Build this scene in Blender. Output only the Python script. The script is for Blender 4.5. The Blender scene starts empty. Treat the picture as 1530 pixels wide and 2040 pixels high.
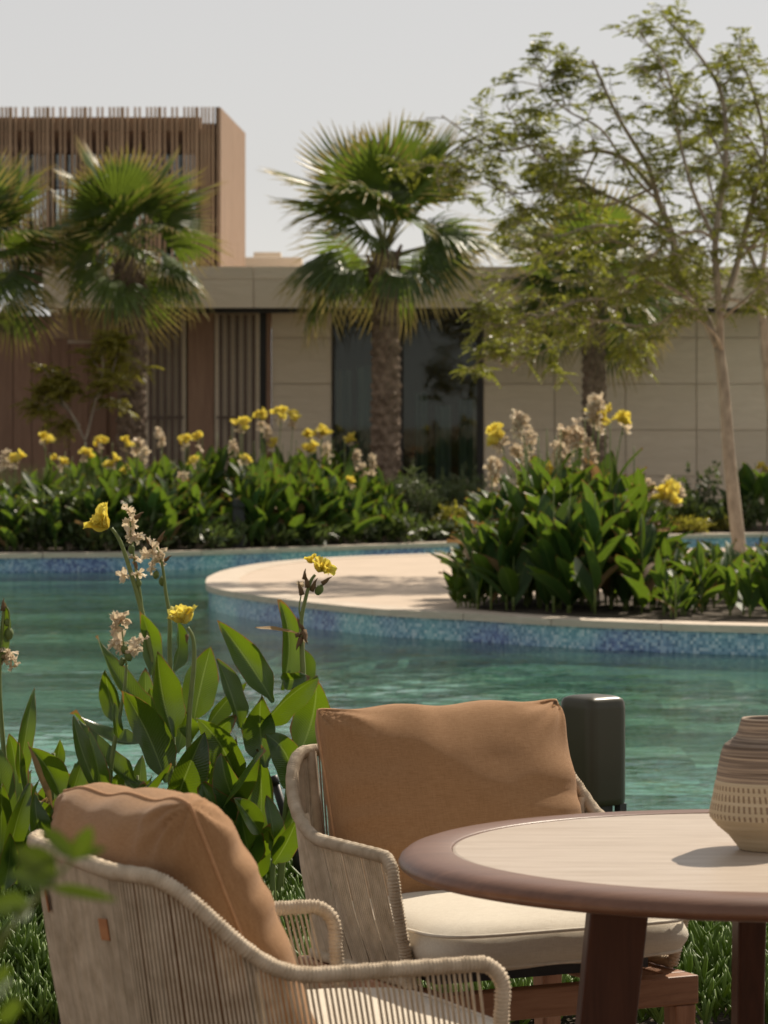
import bpy, math, random
import numpy as np
from mathutils import Vector, Matrix, noise as mnoise
R = math.radians
S = bpy.context.scene
COL = S.collection
rnd = random.Random(7)

# ------------------------------------------------------------------ camera, sky, sun, exposure
EYE = 1.48; F = 6700.0; CX = 765.0; HY = 850.0
cam_d = bpy.data.cameras.new('camera'); cam = bpy.data.objects.new('camera', cam_d); COL.objects.link(cam)
S.camera = cam
cam.location = (0, 0, EYE); cam.rotation_euler = (R(90), 0, 0)
cam_d.sensor_fit = 'HORIZONTAL'; cam_d.sensor_width = 24.0; cam_d.lens = 24.0 * F / 1530.0
cam_d.shift_y = -(1020.0 - HY) / 1530.0
cam_d.clip_start = 0.1; cam_d.clip_end = 6000
cam_d.dof.use_dof = True; cam_d.dof.focus_distance = 8.0; cam_d.dof.aperture_fstop = 9.5; cam_d.dof.aperture_blades = 9

SUN = Vector((0.57, 0.85, 1.0)).normalized()
elev = math.asin(SUN.z); azim = math.atan2(SUN.x, SUN.y)
W = bpy.data.worlds.new('World'); S.world = W; W.use_nodes = True
wn = W.node_tree.nodes; wl = W.node_tree.links; wn.clear()
sky = wn.new('ShaderNodeTexSky'); sky.sky_type = 'NISHITA'; sky.sun_disc = False
sky.sun_elevation = elev; sky.sun_rotation = azim
sky.air_density = 1.0; sky.dust_density = 0.05; sky.ozone_density = 1.0; sky.altitude = 0
hs = wn.new('ShaderNodeHueSaturation'); hs.inputs['Saturation'].default_value = 0.22
tint = wn.new('ShaderNodeMix'); tint.data_type = 'RGBA'; tint.blend_type = 'MULTIPLY'; tint.inputs[0].default_value = 1.0
tint.inputs[7].default_value = (1.0, 0.955, 0.92, 1)
bg = wn.new('ShaderNodeBackground'); bg.inputs['Strength'].default_value = 0.069
wo = wn.new('ShaderNodeOutputWorld')
wl.new(sky.outputs[0], hs.inputs['Color']); wl.new(hs.outputs[0], tint.inputs[6]); hz = wn.new('ShaderNodeMix'); hz.data_type = 'RGBA'; hz.inputs[0].default_value = 0.42
hz.inputs[7].default_value = (7.7, 7.45, 7.25, 1)      # thin even desert haze over the whole sky
wl.new(tint.outputs[2], hz.inputs[6]); wl.new(hz.outputs[2], bg.inputs[0]); wl.new(bg.outputs[0], wo.inputs[0])

sun_d = bpy.data.lights.new('sun', 'SUN'); sun_d.energy = 4.5; sun_d.angle = R(0.6); sun_d.color = (1.0, 0.885, 0.73)
sun = bpy.data.objects.new('sun', sun_d); COL.objects.link(sun)
sun.rotation_euler = SUN.to_track_quat('Z', 'Y').to_euler(); sun.location = (20, 30, 40)

S.view_settings.view_transform = 'Standard'; S.view_settings.look = 'None'
S.view_settings.exposure = 0.32; S.view_settings.gamma = 1.0; S.view_settings.use_curve_mapping = False
cy = S.cycles
cy.use_denoising = True; cy.max_bounces = 10; cy.transparent_max_bounces = 24; cy.diffuse_bounces = 4; cy.glossy_bounces = 4
cy.transmission_bounces = 6; cy.sample_clamp_indirect = 4.0; cy.caustics_reflective = False; cy.caustics_refractive = False

def P(px, py, D):
    """world point seen at pixel (px, py) of the photograph at distance D"""
    return Vector(((px - CX) / F * D, D, EYE - (py - HY) / F * D))
def lerp(a, b, t): return a + (b - a) * t
def sstep(t): t = min(1, max(0, t)); return t * t * (3 - 2 * t)
def interp(x, pts):
    if x <= pts[0][0]: return pts[0][1]
    for (a, va), (b, vb) in zip(pts, pts[1:]):
        if x <= b: return lerp(va, vb, (x - a) / (b - a))
    return pts[-1][1]
def interp_s(x, pts):
    if x <= pts[0][0]: return pts[0][1]
    for (a, va), (b, vb) in zip(pts, pts[1:]):
        if x <= b: return lerp(va, vb, sstep((x - a) / (b - a)))
    return pts[-1][1]

# ------------------------------------------------------------------ materials
class NT:
    def __init__(s, name):
        s.m = bpy.data.materials.new(name); s.m.use_nodes = True
        s.n = s.m.node_tree.nodes; s.l = s.m.node_tree.links; s.n.clear()
        s.out = s.n.new('ShaderNodeOutputMaterial')
    def new(s, t, **kw):
        n = s.n.new('ShaderNode' + t)
        for k, v in kw.items():
            if k.startswith('i_'): n.inputs[k[2:].replace('_', ' ')].default_value = v
            else: setattr(n, k, v)
        return n
    def link(s, a, b): s.l.new(a, b)
    def coord(s, which='Object', scale=(1, 1, 1), rot=(0, 0, 0)):
        tc = s.new('TexCoord'); mp = s.new('Mapping'); mp.inputs['Scale'].default_value = scale; mp.inputs['Rotation'].default_value = rot
        s.link(tc.outputs[which], mp.inputs[0]); return mp.outputs[0]
    def noise(s, vec, scale=5, detail=4, rough=.55, dist=0.0):
        n = s.new('TexNoise'); n.inputs['Scale'].default_value = scale; n.inputs['Detail'].default_value = detail
        n.inputs['Roughness'].default_value = rough; n.inputs['Distortion'].default_value = dist
        if vec: s.link(vec, n.inputs['Vector'])
        return n.outputs['Fac']
    def ramp(s, fac, stops, interp='LINEAR'):
        r = s.new('ValToRGB'); r.color_ramp.interpolation = interp
        e = r.color_ramp.elements
        while len(e) < len(stops): e.new(0.5)
        for k, (p, c) in enumerate(stops):
            e[k].position = p; e[k].color = c if len(c) == 4 else (*c, 1)
        s.link(fac, r.inputs[0]); return r.outputs[0]
    def mix(s, fac, a, b, mode='MIX'):
        m = s.new('Mix'); m.data_type = 'RGBA'; m.blend_type = mode
        for i, v in ((0, fac), (6, a), (7, b)):
            if isinstance(v, (int, float)): m.inputs[i].default_value = v
            elif isinstance(v, tuple): m.inputs[i].default_value = v if len(v) == 4 else (*v, 1)
            else: s.link(v, m.inputs[i])
        return m.outputs[2]
    def math(s, op, a, b=None):
        m = s.new('Math'); m.operation = op
        for i, v in ((0, a), (1, b)):
            if v is None: continue
            if isinstance(v, (int, float)): m.inputs[i].default_value = v
            else: s.link(v, m.inputs[i])
        return m.outputs[0]
    def bump(s, h, strength=.3, dist=.01):
        b = s.new('Bump'); b.inputs['Strength'].default_value = strength; b.inputs['Distance'].default_value = dist
        s.link(h, b.inputs['Height']); return b.outputs[0]
    def bsdf(s, col, rough=.6, normal=None, spec=.4, metal=0.0, out=True, sheen=0.0):
        b = s.new('BsdfPrincipled')
        for k, v in (('Base Color', col), ('Roughness', rough), ('Metallic', metal), ('Specular IOR Level', spec), ('Sheen Weight', sheen)):
            if isinstance(v, tuple): b.inputs[k].default_value = v if len(v) == 4 else (*v, 1)
            elif isinstance(v, (int, float)): b.inputs[k].default_value = v
            else: s.link(v, b.inputs[k])
        if normal is not None: s.link(normal, b.inputs['Normal'])
        if out: s.link(b.outputs[0], s.out.inputs[0])
        return b.outputs[0]

def c4(c): return (*c, 1)
def simple_mat(name, c1, c2, scale=8, rough=.6, bump=.2, bscale=60, bdist=.004, spec=.4, stretch=(1, 1, 1), randv=0.0, metal=0.0, sheen=0.0):
    t = NT(name); v = t.coord('Object', stretch)
    f = t.noise(v, scale, 5)
    col = t.ramp(f, [(.3, c1), (.7, c2)])
    if randv:
        oi = t.new('ObjectInfo')
        g = t.math('ADD', t.math('MULTIPLY', oi.outputs['Random'], randv), 1 - randv / 2)
        col = t.mix(1.0, col, t.new('CombineColor').outputs[0], 'MULTIPLY') if False else t_scale(t, col, g)
    nb = t.bump(t.noise(v, bscale, 3), bump, bdist) if bump else None
    t.bsdf(col, rough, nb, spec, metal, sheen=sheen)
    return t.m
def t_scale(t, col, g):
    vm = t.new('VectorMath', operation='SCALE'); t.link(col, vm.inputs[0]); t.link(g, vm.inputs['Scale']); return vm.outputs[0]

def leaf_mat(name, c1, c2, trans, tfac=.45, rough=.38, edge=True, spec=.45, veins=True, tip=None):
    t = NT(name)
    uv = t.new('TexCoord').outputs['UV']
    sep = t.new('SeparateXYZ'); t.link(uv, sep.inputs[0]); U, V = sep.outputs[0], sep.outputs[1]
    ob = t.coord('Object'); oi = t.new('ObjectInfo')
    f = t.noise(ob, 9, 3)
    f = t.math('ADD', t.math('MULTIPLY', f, .55), t.math('MULTIPLY', oi.outputs['Random'], .60))
    col = t.ramp(f, [(.25, c1), (.8, c2)])
    tcol = t.ramp(f, [(.25, tuple(x * .8 for x in trans)), (.8, trans)])
    au = t.math('ABSOLUTE', U)
    nrm = None
    if veins:
        # side veins run obliquely from the midrib
        ph = t.math('MULTIPLY', t.math('SUBTRACT', V, t.math('MULTIPLY', au, .16)), 190)
        vein = t.math('SINE', ph)
        mid = t.math('LESS_THAN', au, .045)
        col = t.mix(t.math('MULTIPLY', mid, .55), col, (.16, .22, .06))
        tcol = t.mix(t.math('MULTIPLY', mid, .5), tcol, (.35, .45, .10))
        vein2 = t.math('ADD', t.math('MULTIPLY', vein, .5), t.math('MULTIPLY', mid, 2.0))
        nrm = t.bump(vein2, .22, .002)
        col = t.mix(t.math('MULTIPLY', t.math('ADD', t.math('MULTIPLY', vein, .5), .5), .06), col, (.12, .2, .04))
    if edge:
        n2 = t.noise(t.coord('Object', (1, 1, 1)), 25, 3)
        e = t.math('ADD', t.math('MULTIPLY', t.math('POWER', au, 6.0), .34), t.math('MULTIPLY', t.math('POWER', V, 10.0), .36))
        e = t.math('ADD', e, t.math('MULTIPLY', n2, .5))
        e = t.math('ADD', e, t.math('MULTIPLY', oi.outputs['Random'], .13))
        br = t.ramp(e, [(.58, (0, 0, 0)), (.66, (1, 1, 1))])
        col = t.mix(br, col, (.17, .09, .03)); tcol = t.mix(br, tcol, (.28, .15, .04))
    if tip:
        br = t.ramp(t.math('ADD', V, t.math('MULTIPLY', t.noise(ob, 6, 2), .25)), [(.85, (0, 0, 0)), (1.1, (1, 1, 1))])
        col = t.mix(br, col, tip); tcol = t.mix(br, tcol, tip)
    b = t.bsdf(col, rough, nrm, spec, out=False)
    tr = t.new('BsdfTranslucent'); t.link(tcol, tr.inputs[0])
    if nrm is not None: t.link(nrm, tr.inputs['Normal'])
    mx = t.new('MixShader'); mx.inputs[0].default_value = tfac
    t.link(b, mx.inputs[1]); t.link(tr.outputs[0], mx.inputs[2]); t.link(mx.outputs[0], t.out.inputs[0])
    return t.m

def fabric_mat(name, base, light, pitch, sheen=.3, fade=.5):
    t = NT(name); v = t.coord('Object')
    w1 = t.new('TexWave', wave_type='BANDS', bands_direction='X'); w1.inputs['Scale'].default_value = pitch
    w2 = t.new('TexWave', wave_type='BANDS', bands_direction='Z'); w2.inputs['Scale'].default_value = pitch
    for w in (w1, w2):
        w.inputs['Distortion'].default_value = .6; w.inputs['Detail'].default_value = 1; t.link(v, w.inputs[0])
    weave = t.math('ADD', w1.outputs[1], w2.outputs[1])
    slub = t.noise(t.coord('Object', (1.0, 6, 14)), 50, 3); slub2 = t.noise(t.coord('Object', (16, 6, 1)), 42, 3)
    big = t.noise(v, 3.0, 3)
    f = t.math('ADD', t.math('MULTIPLY', slub, .5), t.math('MULTIPLY', slub2, .35))
    f = t.math('ADD', f, t.math('MULTIPLY', t.math('SUBTRACT', big, .5), fade))
    col = t.ramp(f, [(.28, base), (.62, light)])
    h = t.math('ADD', t.math('MULTIPLY', weave, .25), t.math('ADD', slub, slub2))
    t.bsdf(col, .9, t.bump(h, .35, .0016), .15, sheen=sheen)
    return t.m

def wood_mat(name, c1, c2, c3, axis='X', rough=.5, scale=1.0, spec=.35):
    t = NT(name)
    st = {'X': (1.2, 14, 14), 'Y': (14, 1.2, 14), 'Z': (14, 14, 1.2)}[axis]
    v = t.coord('Object', tuple(x * scale for x in st))
    f = t.noise(v, 3.2, 6, .62, .8); g = t.noise(v, 16, 4, .6)
    f2 = t.math('ADD', t.math('MULTIPLY', f, .75), t.math('MULTIPLY', g, .25))
    col = t.ramp(f2, [(.32, c1), (.5, c2), (.68, c3)])
    oi = t.new('ObjectInfo')
    col = t_scale(t, col, t.math('ADD', t.math('MULTIPLY', oi.outputs['Random'], .16), .92))
    t.bsdf(col, rough, t.bump(g, .18, .002), spec)
    return t.m

M = {}
M['canna_leaf'] = leaf_mat('canna_leaf', (.016, .045, .010), (.045, .095, .018), (.19, .29, .010), .35, .28, spec=.7)
M['far_leaf'] = leaf_mat('far_canna_leaf', (.018, .050, .012), (.045, .100, .020), (.18, .29, .022), .36, .48, edge=True, spec=.35)
M['dead_leaf'] = leaf_mat('dry_leaf', (.20, .12, .055), (.34, .22, .10), (.35, .2, .08), .3, .7, edge=False, veins=True)
M['stem'] = simple_mat('canna_stem', (.12, .17, .045), (.20, .23, .07), 20, .5, .1)
M['pod'] = simple_mat('seed_pod', (.10, .15, .04), (.16, .20, .05), 90, .6, .5, 300)
M['bark_palm'] = simple_mat('palm_trunk_bark', (.11, .075, .05), (.30, .22, .16), 9, .9, .9, 18, .03)
M['bark'] = simple_mat('tree_bark', (.22, .18, .135), (.42, .35, .265), 14, .85, .7, 30, .015, stretch=(1, 1, .5))
M['frond'] = leaf_mat('palm_frond', (.042, .074, .018), (.09, .135, .030), (.24, .34, .035), .30, .42, edge=False, spec=.4, veins=False, tip=(.42, .33, .10))
M['petiole'] = simple_mat('palm_petiole', (.13, .15, .05), (.24, .22, .09), 6, .5, .1)
M['tree_leaf'] = leaf_mat('tree_leaf', (.055, .072, .014), (.13, .145, .026), (.40, .43, .045), .44, .42, edge=False, veins=False)
M['shrub_leaf'] = leaf_mat('shrub_leaf', (.035, .060, .020), (.085, .115, .035), (.16, .22, .04), .30, .42, edge=False, veins=False)
M['olive_leaf'] = leaf_mat('olive_shrub_leaf', (.15, .145, .022), (.28, .25, .04), (.46, .43, .05), .42, .45, edge=False, veins=False)
M['grass_blade'] = leaf_mat('grey_grass_blade', (.060, .085, .035), (.13, .15, .065), (.15, .2, .06), .3, .5, edge=False, veins=False)
M['succulent'] = leaf_mat('ground_cover_leaf', (.075, .135, .022), (.16, .24, .045), (.30, .42, .05), .32, .48, edge=False, veins=False, spec=.4)
M['near_leaf'] = leaf_mat('near_shrub_leaf', (.025, .055, .006), (.05, .09, .01), (.11, .17, .005), .35, .45, edge=False, veins=True)

def petal_mat(name, c1, c2, tr, tf):
    t = NT(name); f = t.noise(t.coord('Object'), 40, 3)
    oi = t.new('ObjectInfo')
    f = t.math('ADD', f, t.math('MULTIPLY', t.math('SUBTRACT', oi.outputs['Random'], .5), .5))
    col = t.ramp(f, [(.3, c1), (.7, c2)])
    b = t.bsdf(col, .55, t.bump(t.noise(t.coord('Object'), 120, 2), .3, .002), .3, out=False)
    q = t.new('BsdfTranslucent'); q.inputs[0].default_value = c4(tr)
    mx = t.new('MixShader'); mx.inputs[0].default_value = tf
    t.link(b, mx.inputs[1]); t.link(q.outputs[0], mx.inputs[2]); t.link(mx.outputs[0], t.out.inputs[0]); return t.m
M['petal'] = petal_mat('yellow_petal', (.82, .66, .10), (.90, .80, .24), (.90, .76, .12), .45)
M['spent'] = petal_mat('dried_petal', (.46, .34, .22), (.84, .73, .57), (.84, .70, .50), .35)
M['brown_bit'] = simple_mat('withered_brown', (.07, .04, .02), (.22, .14, .07), 60, .9, .3)

M['pillow'] = fabric_mat('tan_cushion_fabric', (.275, .145, .064), (.405, .232, .114), 420, .12, .25)
M['cream'] = fabric_mat('cream_cushion_fabric', (.60, .535, .43), (.76, .70, .59), 420, .1, .15)
M['piping'] = simple_mat('cream_piping', (.64, .58, .48), (.74, .68, .57), 60, .8, .3)
M['pillow_seam'] = simple_mat('tan_seam', (.40, .21, .10), (.50, .28, .14), 60, .85, .3)

def rope_mat(name, c1, c2):
    t = NT(name); v = t.coord('Object')
    f = t.noise(v, 30, 4); col = t.ramp(f, [(.3, c1), (.7, c2)])
    w = t.new('TexWave', wave_type='BANDS', bands_direction='Z'); w.inputs['Scale'].default_value = 150
    w.inputs['Distortion'].default_value = 1.2; t.link(v, w.inputs[0])
    oi = t.new('ObjectInfo')
    col = t_scale(t, col, t.math('ADD', t.math('MULTIPLY', oi.outputs['Random'], .18), .91))
    t.bsdf(col, .85, t.bump(t.math('ADD', w.outputs[1], f), .5, .0012), .2); return t.m
M['rope'] = rope_mat('beige_rope', (.43, .345, .245), (.62, .52, .395))
M['teak'] = wood_mat('teak', (.19, .085, .042), (.30, .145, .075), (.38, .20, .11), 'X', .5)
M['teak_leg'] = wood_mat('teak_leg', (.20, .09, .045), (.31, .15, .08), (.40, .21, .12), 'Z', .5)
M['table_wood'] = wood_mat('dark_table_wood', (.11, .050, .028), (.14, .066, .038), (.17, .084, .050), 'X', .40, .6, .5)
M['table_leg'] = wood_mat('dark_table_leg', (.065, .025, .014), (.09, .034, .019), (.115, .045, .025), 'Z', .5, .7)
M['leather'] = simple_mat('tan_leather', (.30, .12, .05), (.42, .19, .08), 40, .6, .3)
M['dark_plastic'] = simple_mat('dark_plastic', (.015, .013, .012), (.03, .026, .024), 20, .5, .1)
M['lamp_green'] = simple_mat('olive_grey_powder_coat', (.040, .036, .020), (.052, .047, .028), 3, .36, .12, 400, .0006)
M['lamp_dark'] = simple_mat('dark_grey_powder_coat', (.035, .038, .038), (.05, .052, .05), 3, .5, .1, 300, .0006)

def travertine():
    t = NT('table_travertine_inlay'); v = t.coord('Object', (1.0, 9.0, 1))
    f = t.noise(v, 4.5, 6, .6, .5); g = t.noise(v, 22, 4, .6)
    ff = t.math('ADD', t.math('MULTIPLY', f, .7), t.math('MULTIPLY', g, .3))
    col = t.ramp(ff, [(.3, (.36, .285, .215)), (.5, (.45, .37, .295)), (.72, (.53, .45, .37))])
    t.bsdf(col, .42, t.bump(g, .08, .001), .4); return t.m
M['travertine'] = travertine()

def vase_mat():
    t = NT('vase_stoneware'); tc = t.new('TexCoord'); sep = t.new('SeparateXYZ'); t.link(tc.outputs['Object'], sep.inputs[0])
    z = sep.outputs[2]
    v = t.coord('Object', (2, 2, 60)); streak = t.noise(v, 3, 4, .6, .6)
    streak2 = t.noise(t.coord('Object', (1, 1, 140)), 2.2, 2, .6, .3)
    fine = t.noise(t.coord('Object'), 160, 3)
    dark = t.ramp(t.math('ADD', t.math('MULTIPLY', streak, .4), t.math('MULTIPLY', streak2, .6)), [(.36, (.12, .085, .06)), (.5, (.24, .185, .14)), (.62, (.46, .36, .26))])
    light = t.ramp(streak, [(.3, (.46, .37, .24)), (.7, (.58, .48, .33))])
    upper = t.math('GREATER_THAN', z, .122)
    # cut strokes in three rows around the belly
    ang = t.math('ARCTAN2', sep.outputs[1], sep.outputs[0])
    st = t.math('SINE', t.math('ADD', t.math('MULTIPLY', ang, 62), t.math('MULTIPLY', z, 90)))
    row = t.math('SINE', t.math('MULTIPLY', t.math('SUBTRACT', z, .056), 2 * math.pi / .0175))
    inb = t.math('MULTIPLY', t.math('GREATER_THAN', z, .058), t.math('LESS_THAN', z, .115))
    s2 = t.math('MULTIPLY', t.math('GREATER_THAN', st, .25), t.math('GREATER_THAN', row, -.55))
    s2 = t.math('MULTIPLY', s2, inb)
    col = t.mix(upper, light, dark)
    col = t.mix(t.math('MULTIPLY', s2, .8), col, (.20, .13, .08))
    hgt = t.math('ADD', t.math('MULTIPLY', s2, -1.0), t.math('ADD', t.math('MULTIPLY', streak2, .7), t.math('MULTIPLY', fine, .25)))
    t.bsdf(col, .75, t.bump(hgt, .5, .002), .25); return t.m
M['vase'] = vase_mat()

def stone_mat(name, c1, c2, sc=2.0):
    t = NT(name); v = t.coord('Object', (1, 1, 5)); f = t.noise(v, sc, 6, .6, 1.0)
    g = t.noise(t.coord('Object', (1, 1, 2)), 30, 3)
    col = t.ramp(t.math('ADD', t.math('MULTIPLY', f, .75), t.math('MULTIPLY', g, .25)), [(.3, c1), (.7, c2)])
    oi = t.new('ObjectInfo')
    col = t_scale(t, col, t.math('ADD', t.math('MULTIPLY', oi.outputs['Random'], .10), .95))
    t.bsdf(col, .8, t.bump(f, .5, .02), .2); return t.m
M['stone'] = stone_mat('beige_sandstone', (.68, .575, .44), (.78, .67, .53))
M['stone_fascia'] = stone_mat('beige_fascia_stone', (.70, .60, .475), (.77, .665, .54))
M['coping'] = stone_mat('pale_coping_stone', (.50, .42, .33), (.66, .57, .47), 4)
M['deck'] = simple_mat('pale_sand_paving', (.50, .40, .305), (.57, .46, .36), 2.2, .85, .3, 50, .004)
M['terrace'] = simple_mat('terrace_stone', (.12, .09, .07), (.17, .13, .10), 3, .8, .2, 40, .004)
M['ground'] = simple_mat('sandy_ground', (.30, .24, .17), (.40, .33, .24), .8, .95, .4, 8, .03)
M['soil'] = simple_mat('dark_soil', (.045, .033, .022), (.10, .075, .05), 10, .95, .8, 30, .03)
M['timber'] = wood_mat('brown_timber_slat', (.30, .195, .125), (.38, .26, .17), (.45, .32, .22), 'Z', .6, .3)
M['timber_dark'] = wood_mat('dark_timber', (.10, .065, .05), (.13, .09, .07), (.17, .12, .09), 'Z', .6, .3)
M['timber_wall'] = wood_mat('reddish_timber_wall', (.22, .13, .085), (.28, .17, .115), (.34, .215, .145), 'Z', .65, .3)
M['timber_side'] = wood_mat('light_timber_wall', (.24, .16, .105), (.30, .205, .14), (.36, .25, .175), 'Z', .6, .35)
M['black_metal'] = simple_mat('black_metal', (.02, .018, .016), (.03, .027, .024), 5, .5, .05)
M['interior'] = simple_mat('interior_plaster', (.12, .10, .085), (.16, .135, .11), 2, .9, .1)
M['roof_pale'] = simple_mat('pale_roof_render', (.62, .55, .46), (.70, .62, .52), 3, .9, .1)
t = NT('sheer_curtain'); v = t.coord('Object', (18, 18, .5)); f = t.noise(v, 1.5, 3)
col = t.ramp(f, [(.35, (.42, .44, .42)), (.65, (.66, .68, .66))]); t.bsdf(col, .9, t.bump(f, .6, .03), .1); M['curtain'] = t.m
def glass_mat(name, tintc, base=.06):
    t = NT(name); tr = t.new('BsdfTransparent'); tr.inputs[0].default_value = c4(tintc)
    gl = t.new('BsdfGlossy'); gl.inputs['Roughness'].default_value = .02; gl.inputs[0].default_value = (.9, .95, .95, 1)
    fr = t.new('Fresnel'); fr.inputs[0].default_value = 1.5
    fac = t.math('ADD', fr.outputs[0], base)
    mx = t.new('MixShader'); t.link(fac, mx.inputs[0]); t.link(tr.outputs[0], mx.inputs[1]); t.link(gl.outputs[0], mx.inputs[2])
    t.link(mx.outputs[0], t.out.inputs[0]); return t.m
M['glass'] = glass_mat('window_glass', (.60, .66, .62), -.012)
M['glass_sky_reflect'] = glass_mat('upper_window_glass', (.62, .74, .74), .55)  # mirror share raised to give the lower panes a bright sky reflection
M['glass_dim_reflect'] = glass_mat('upper_window_glass_dim_reflect', (.5, .55, .55), .08)  # duller copy of the same glass, for the darker reflection higher up

def mosaic(name, deep=False):
    t = NT(name)
    tc = t.new('TexCoord'); uv = tc.outputs['UV']
    def wn_(scale):
        mp = t.new('Mapping'); mp.inputs['Scale'].default_value = (scale, scale, scale); t.link(uv, mp.inputs[0])
        fl = t.new('VectorMath', operation='FLOOR'); t.link(mp.outputs[0], fl.inputs[0])
        w = t.new('TexWhiteNoise', noise_dimensions='2D'); t.link(fl.outputs[0], w.inputs[0]); return w, mp
    w, mp = wn_(40.0)   # tiles of 25 mm, UV in metres
    big = t.noise(t.coord('UV', (1, 1, 1)), .55, 3, .5)
    f = t.math('ADD', t.math('MULTIPLY', w.outputs[0], .42), t.math('MULTIPLY', big, .75))
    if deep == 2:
        col = t.ramp(f, [(.38, (.05, .15, .14)), (.56, (.09, .22, .19)), (.76, (.15, .30, .25))])  # darkened copy of the floor tiles, riser shade put into the colour
    elif deep:
        col = t.ramp(f, [(.38, (.17, .40, .34)), (.56, (.36, .64, .50)), (.76, (.56, .80, .64))])
    else:
        a = t.ramp(w.outputs[0], [(.0, (.12, .34, .42)), (.4, (.22, .48, .54)), (.75, (.38, .62, .66)), (1, (.62, .76, .78))])
        b = t.ramp(w.outputs[0], [(.0, (.05, .08, .24)), (.4, (.12, .18, .42)), (.75, (.22, .34, .58)), (1, (.40, .50, .66))])
        bf = t.ramp(big, [(.44, (0, 0, 0)), (.56, (1, 1, 1))])
        col = t.mix(bf, a, b)
    fr = t.new('VectorMath', operation='FRACTION'); t.link(mp.outputs[0], fr.inputs[0])
    s2 = t.new('SeparateXYZ'); t.link(fr.outputs[0], s2.inputs[0])
    ed = t.math('MAXIMUM', t.math('GREATER_THAN', s2.outputs[0], .9), t.math('GREATER_THAN', s2.outputs[1], .9))
    col = t.mix(t.math('MULTIPLY', ed, .5), col, (.35, .40, .42))
    t.bsdf(col, .25, t.bump(t.math('SUBTRACT', 1.0, ed), .2, .002), .6)
    return t.m
M['mosaic'] = mosaic('blue_glass_mosaic'); M['mosaic_deep'] = mosaic('green_pool_floor_mosaic', True); M['mosaic_riser_shade'] = mosaic('shaded_step_mosaic', 2)

def water():
    t = NT('pool_water_surface')
    v = t.coord('Object', (1, 1, 1))
    nb = t.bump(t.noise(v, 26.0, 3, .5, .3), .5, .0085)
    tr = t.new('BsdfTransparent'); tr.inputs[0].default_value = (.72, .92, .89, 1)
    gl = t.new('BsdfGlossy'); gl.inputs['Roughness'].default_value = .065; t.link(nb, gl.inputs['Normal'])
    fr = t.new('Fresnel'); fr.inputs[0].default_value = 1.33; t.link(nb, fr.inputs['Normal'])
    mx = t.new('MixShader'); t.link(t.math('MULTIPLY', fr.outputs[0], 1.0), mx.inputs[0])
    rf = t.new('BsdfRefraction'); rf.inputs['IOR'].default_value = 1.33; rf.inputs['Roughness'].default_value = .03; rf.inputs[0].default_value = (.70, .93, .88, 1); t.link(nb, rf.inputs['Normal'])
    m2 = t.new('MixShader'); m2.inputs[0].default_value = .20; t.link(tr.outputs[0], m2.inputs[1]); t.link(rf.outputs[0], m2.inputs[2])
    t.link(m2.outputs[0], mx.inputs[1]); t.link(gl.outputs[0], mx.inputs[2])
    t.link(mx.outputs[0], t.out.inputs[0]); return t.m
M['water'] = water()

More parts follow.
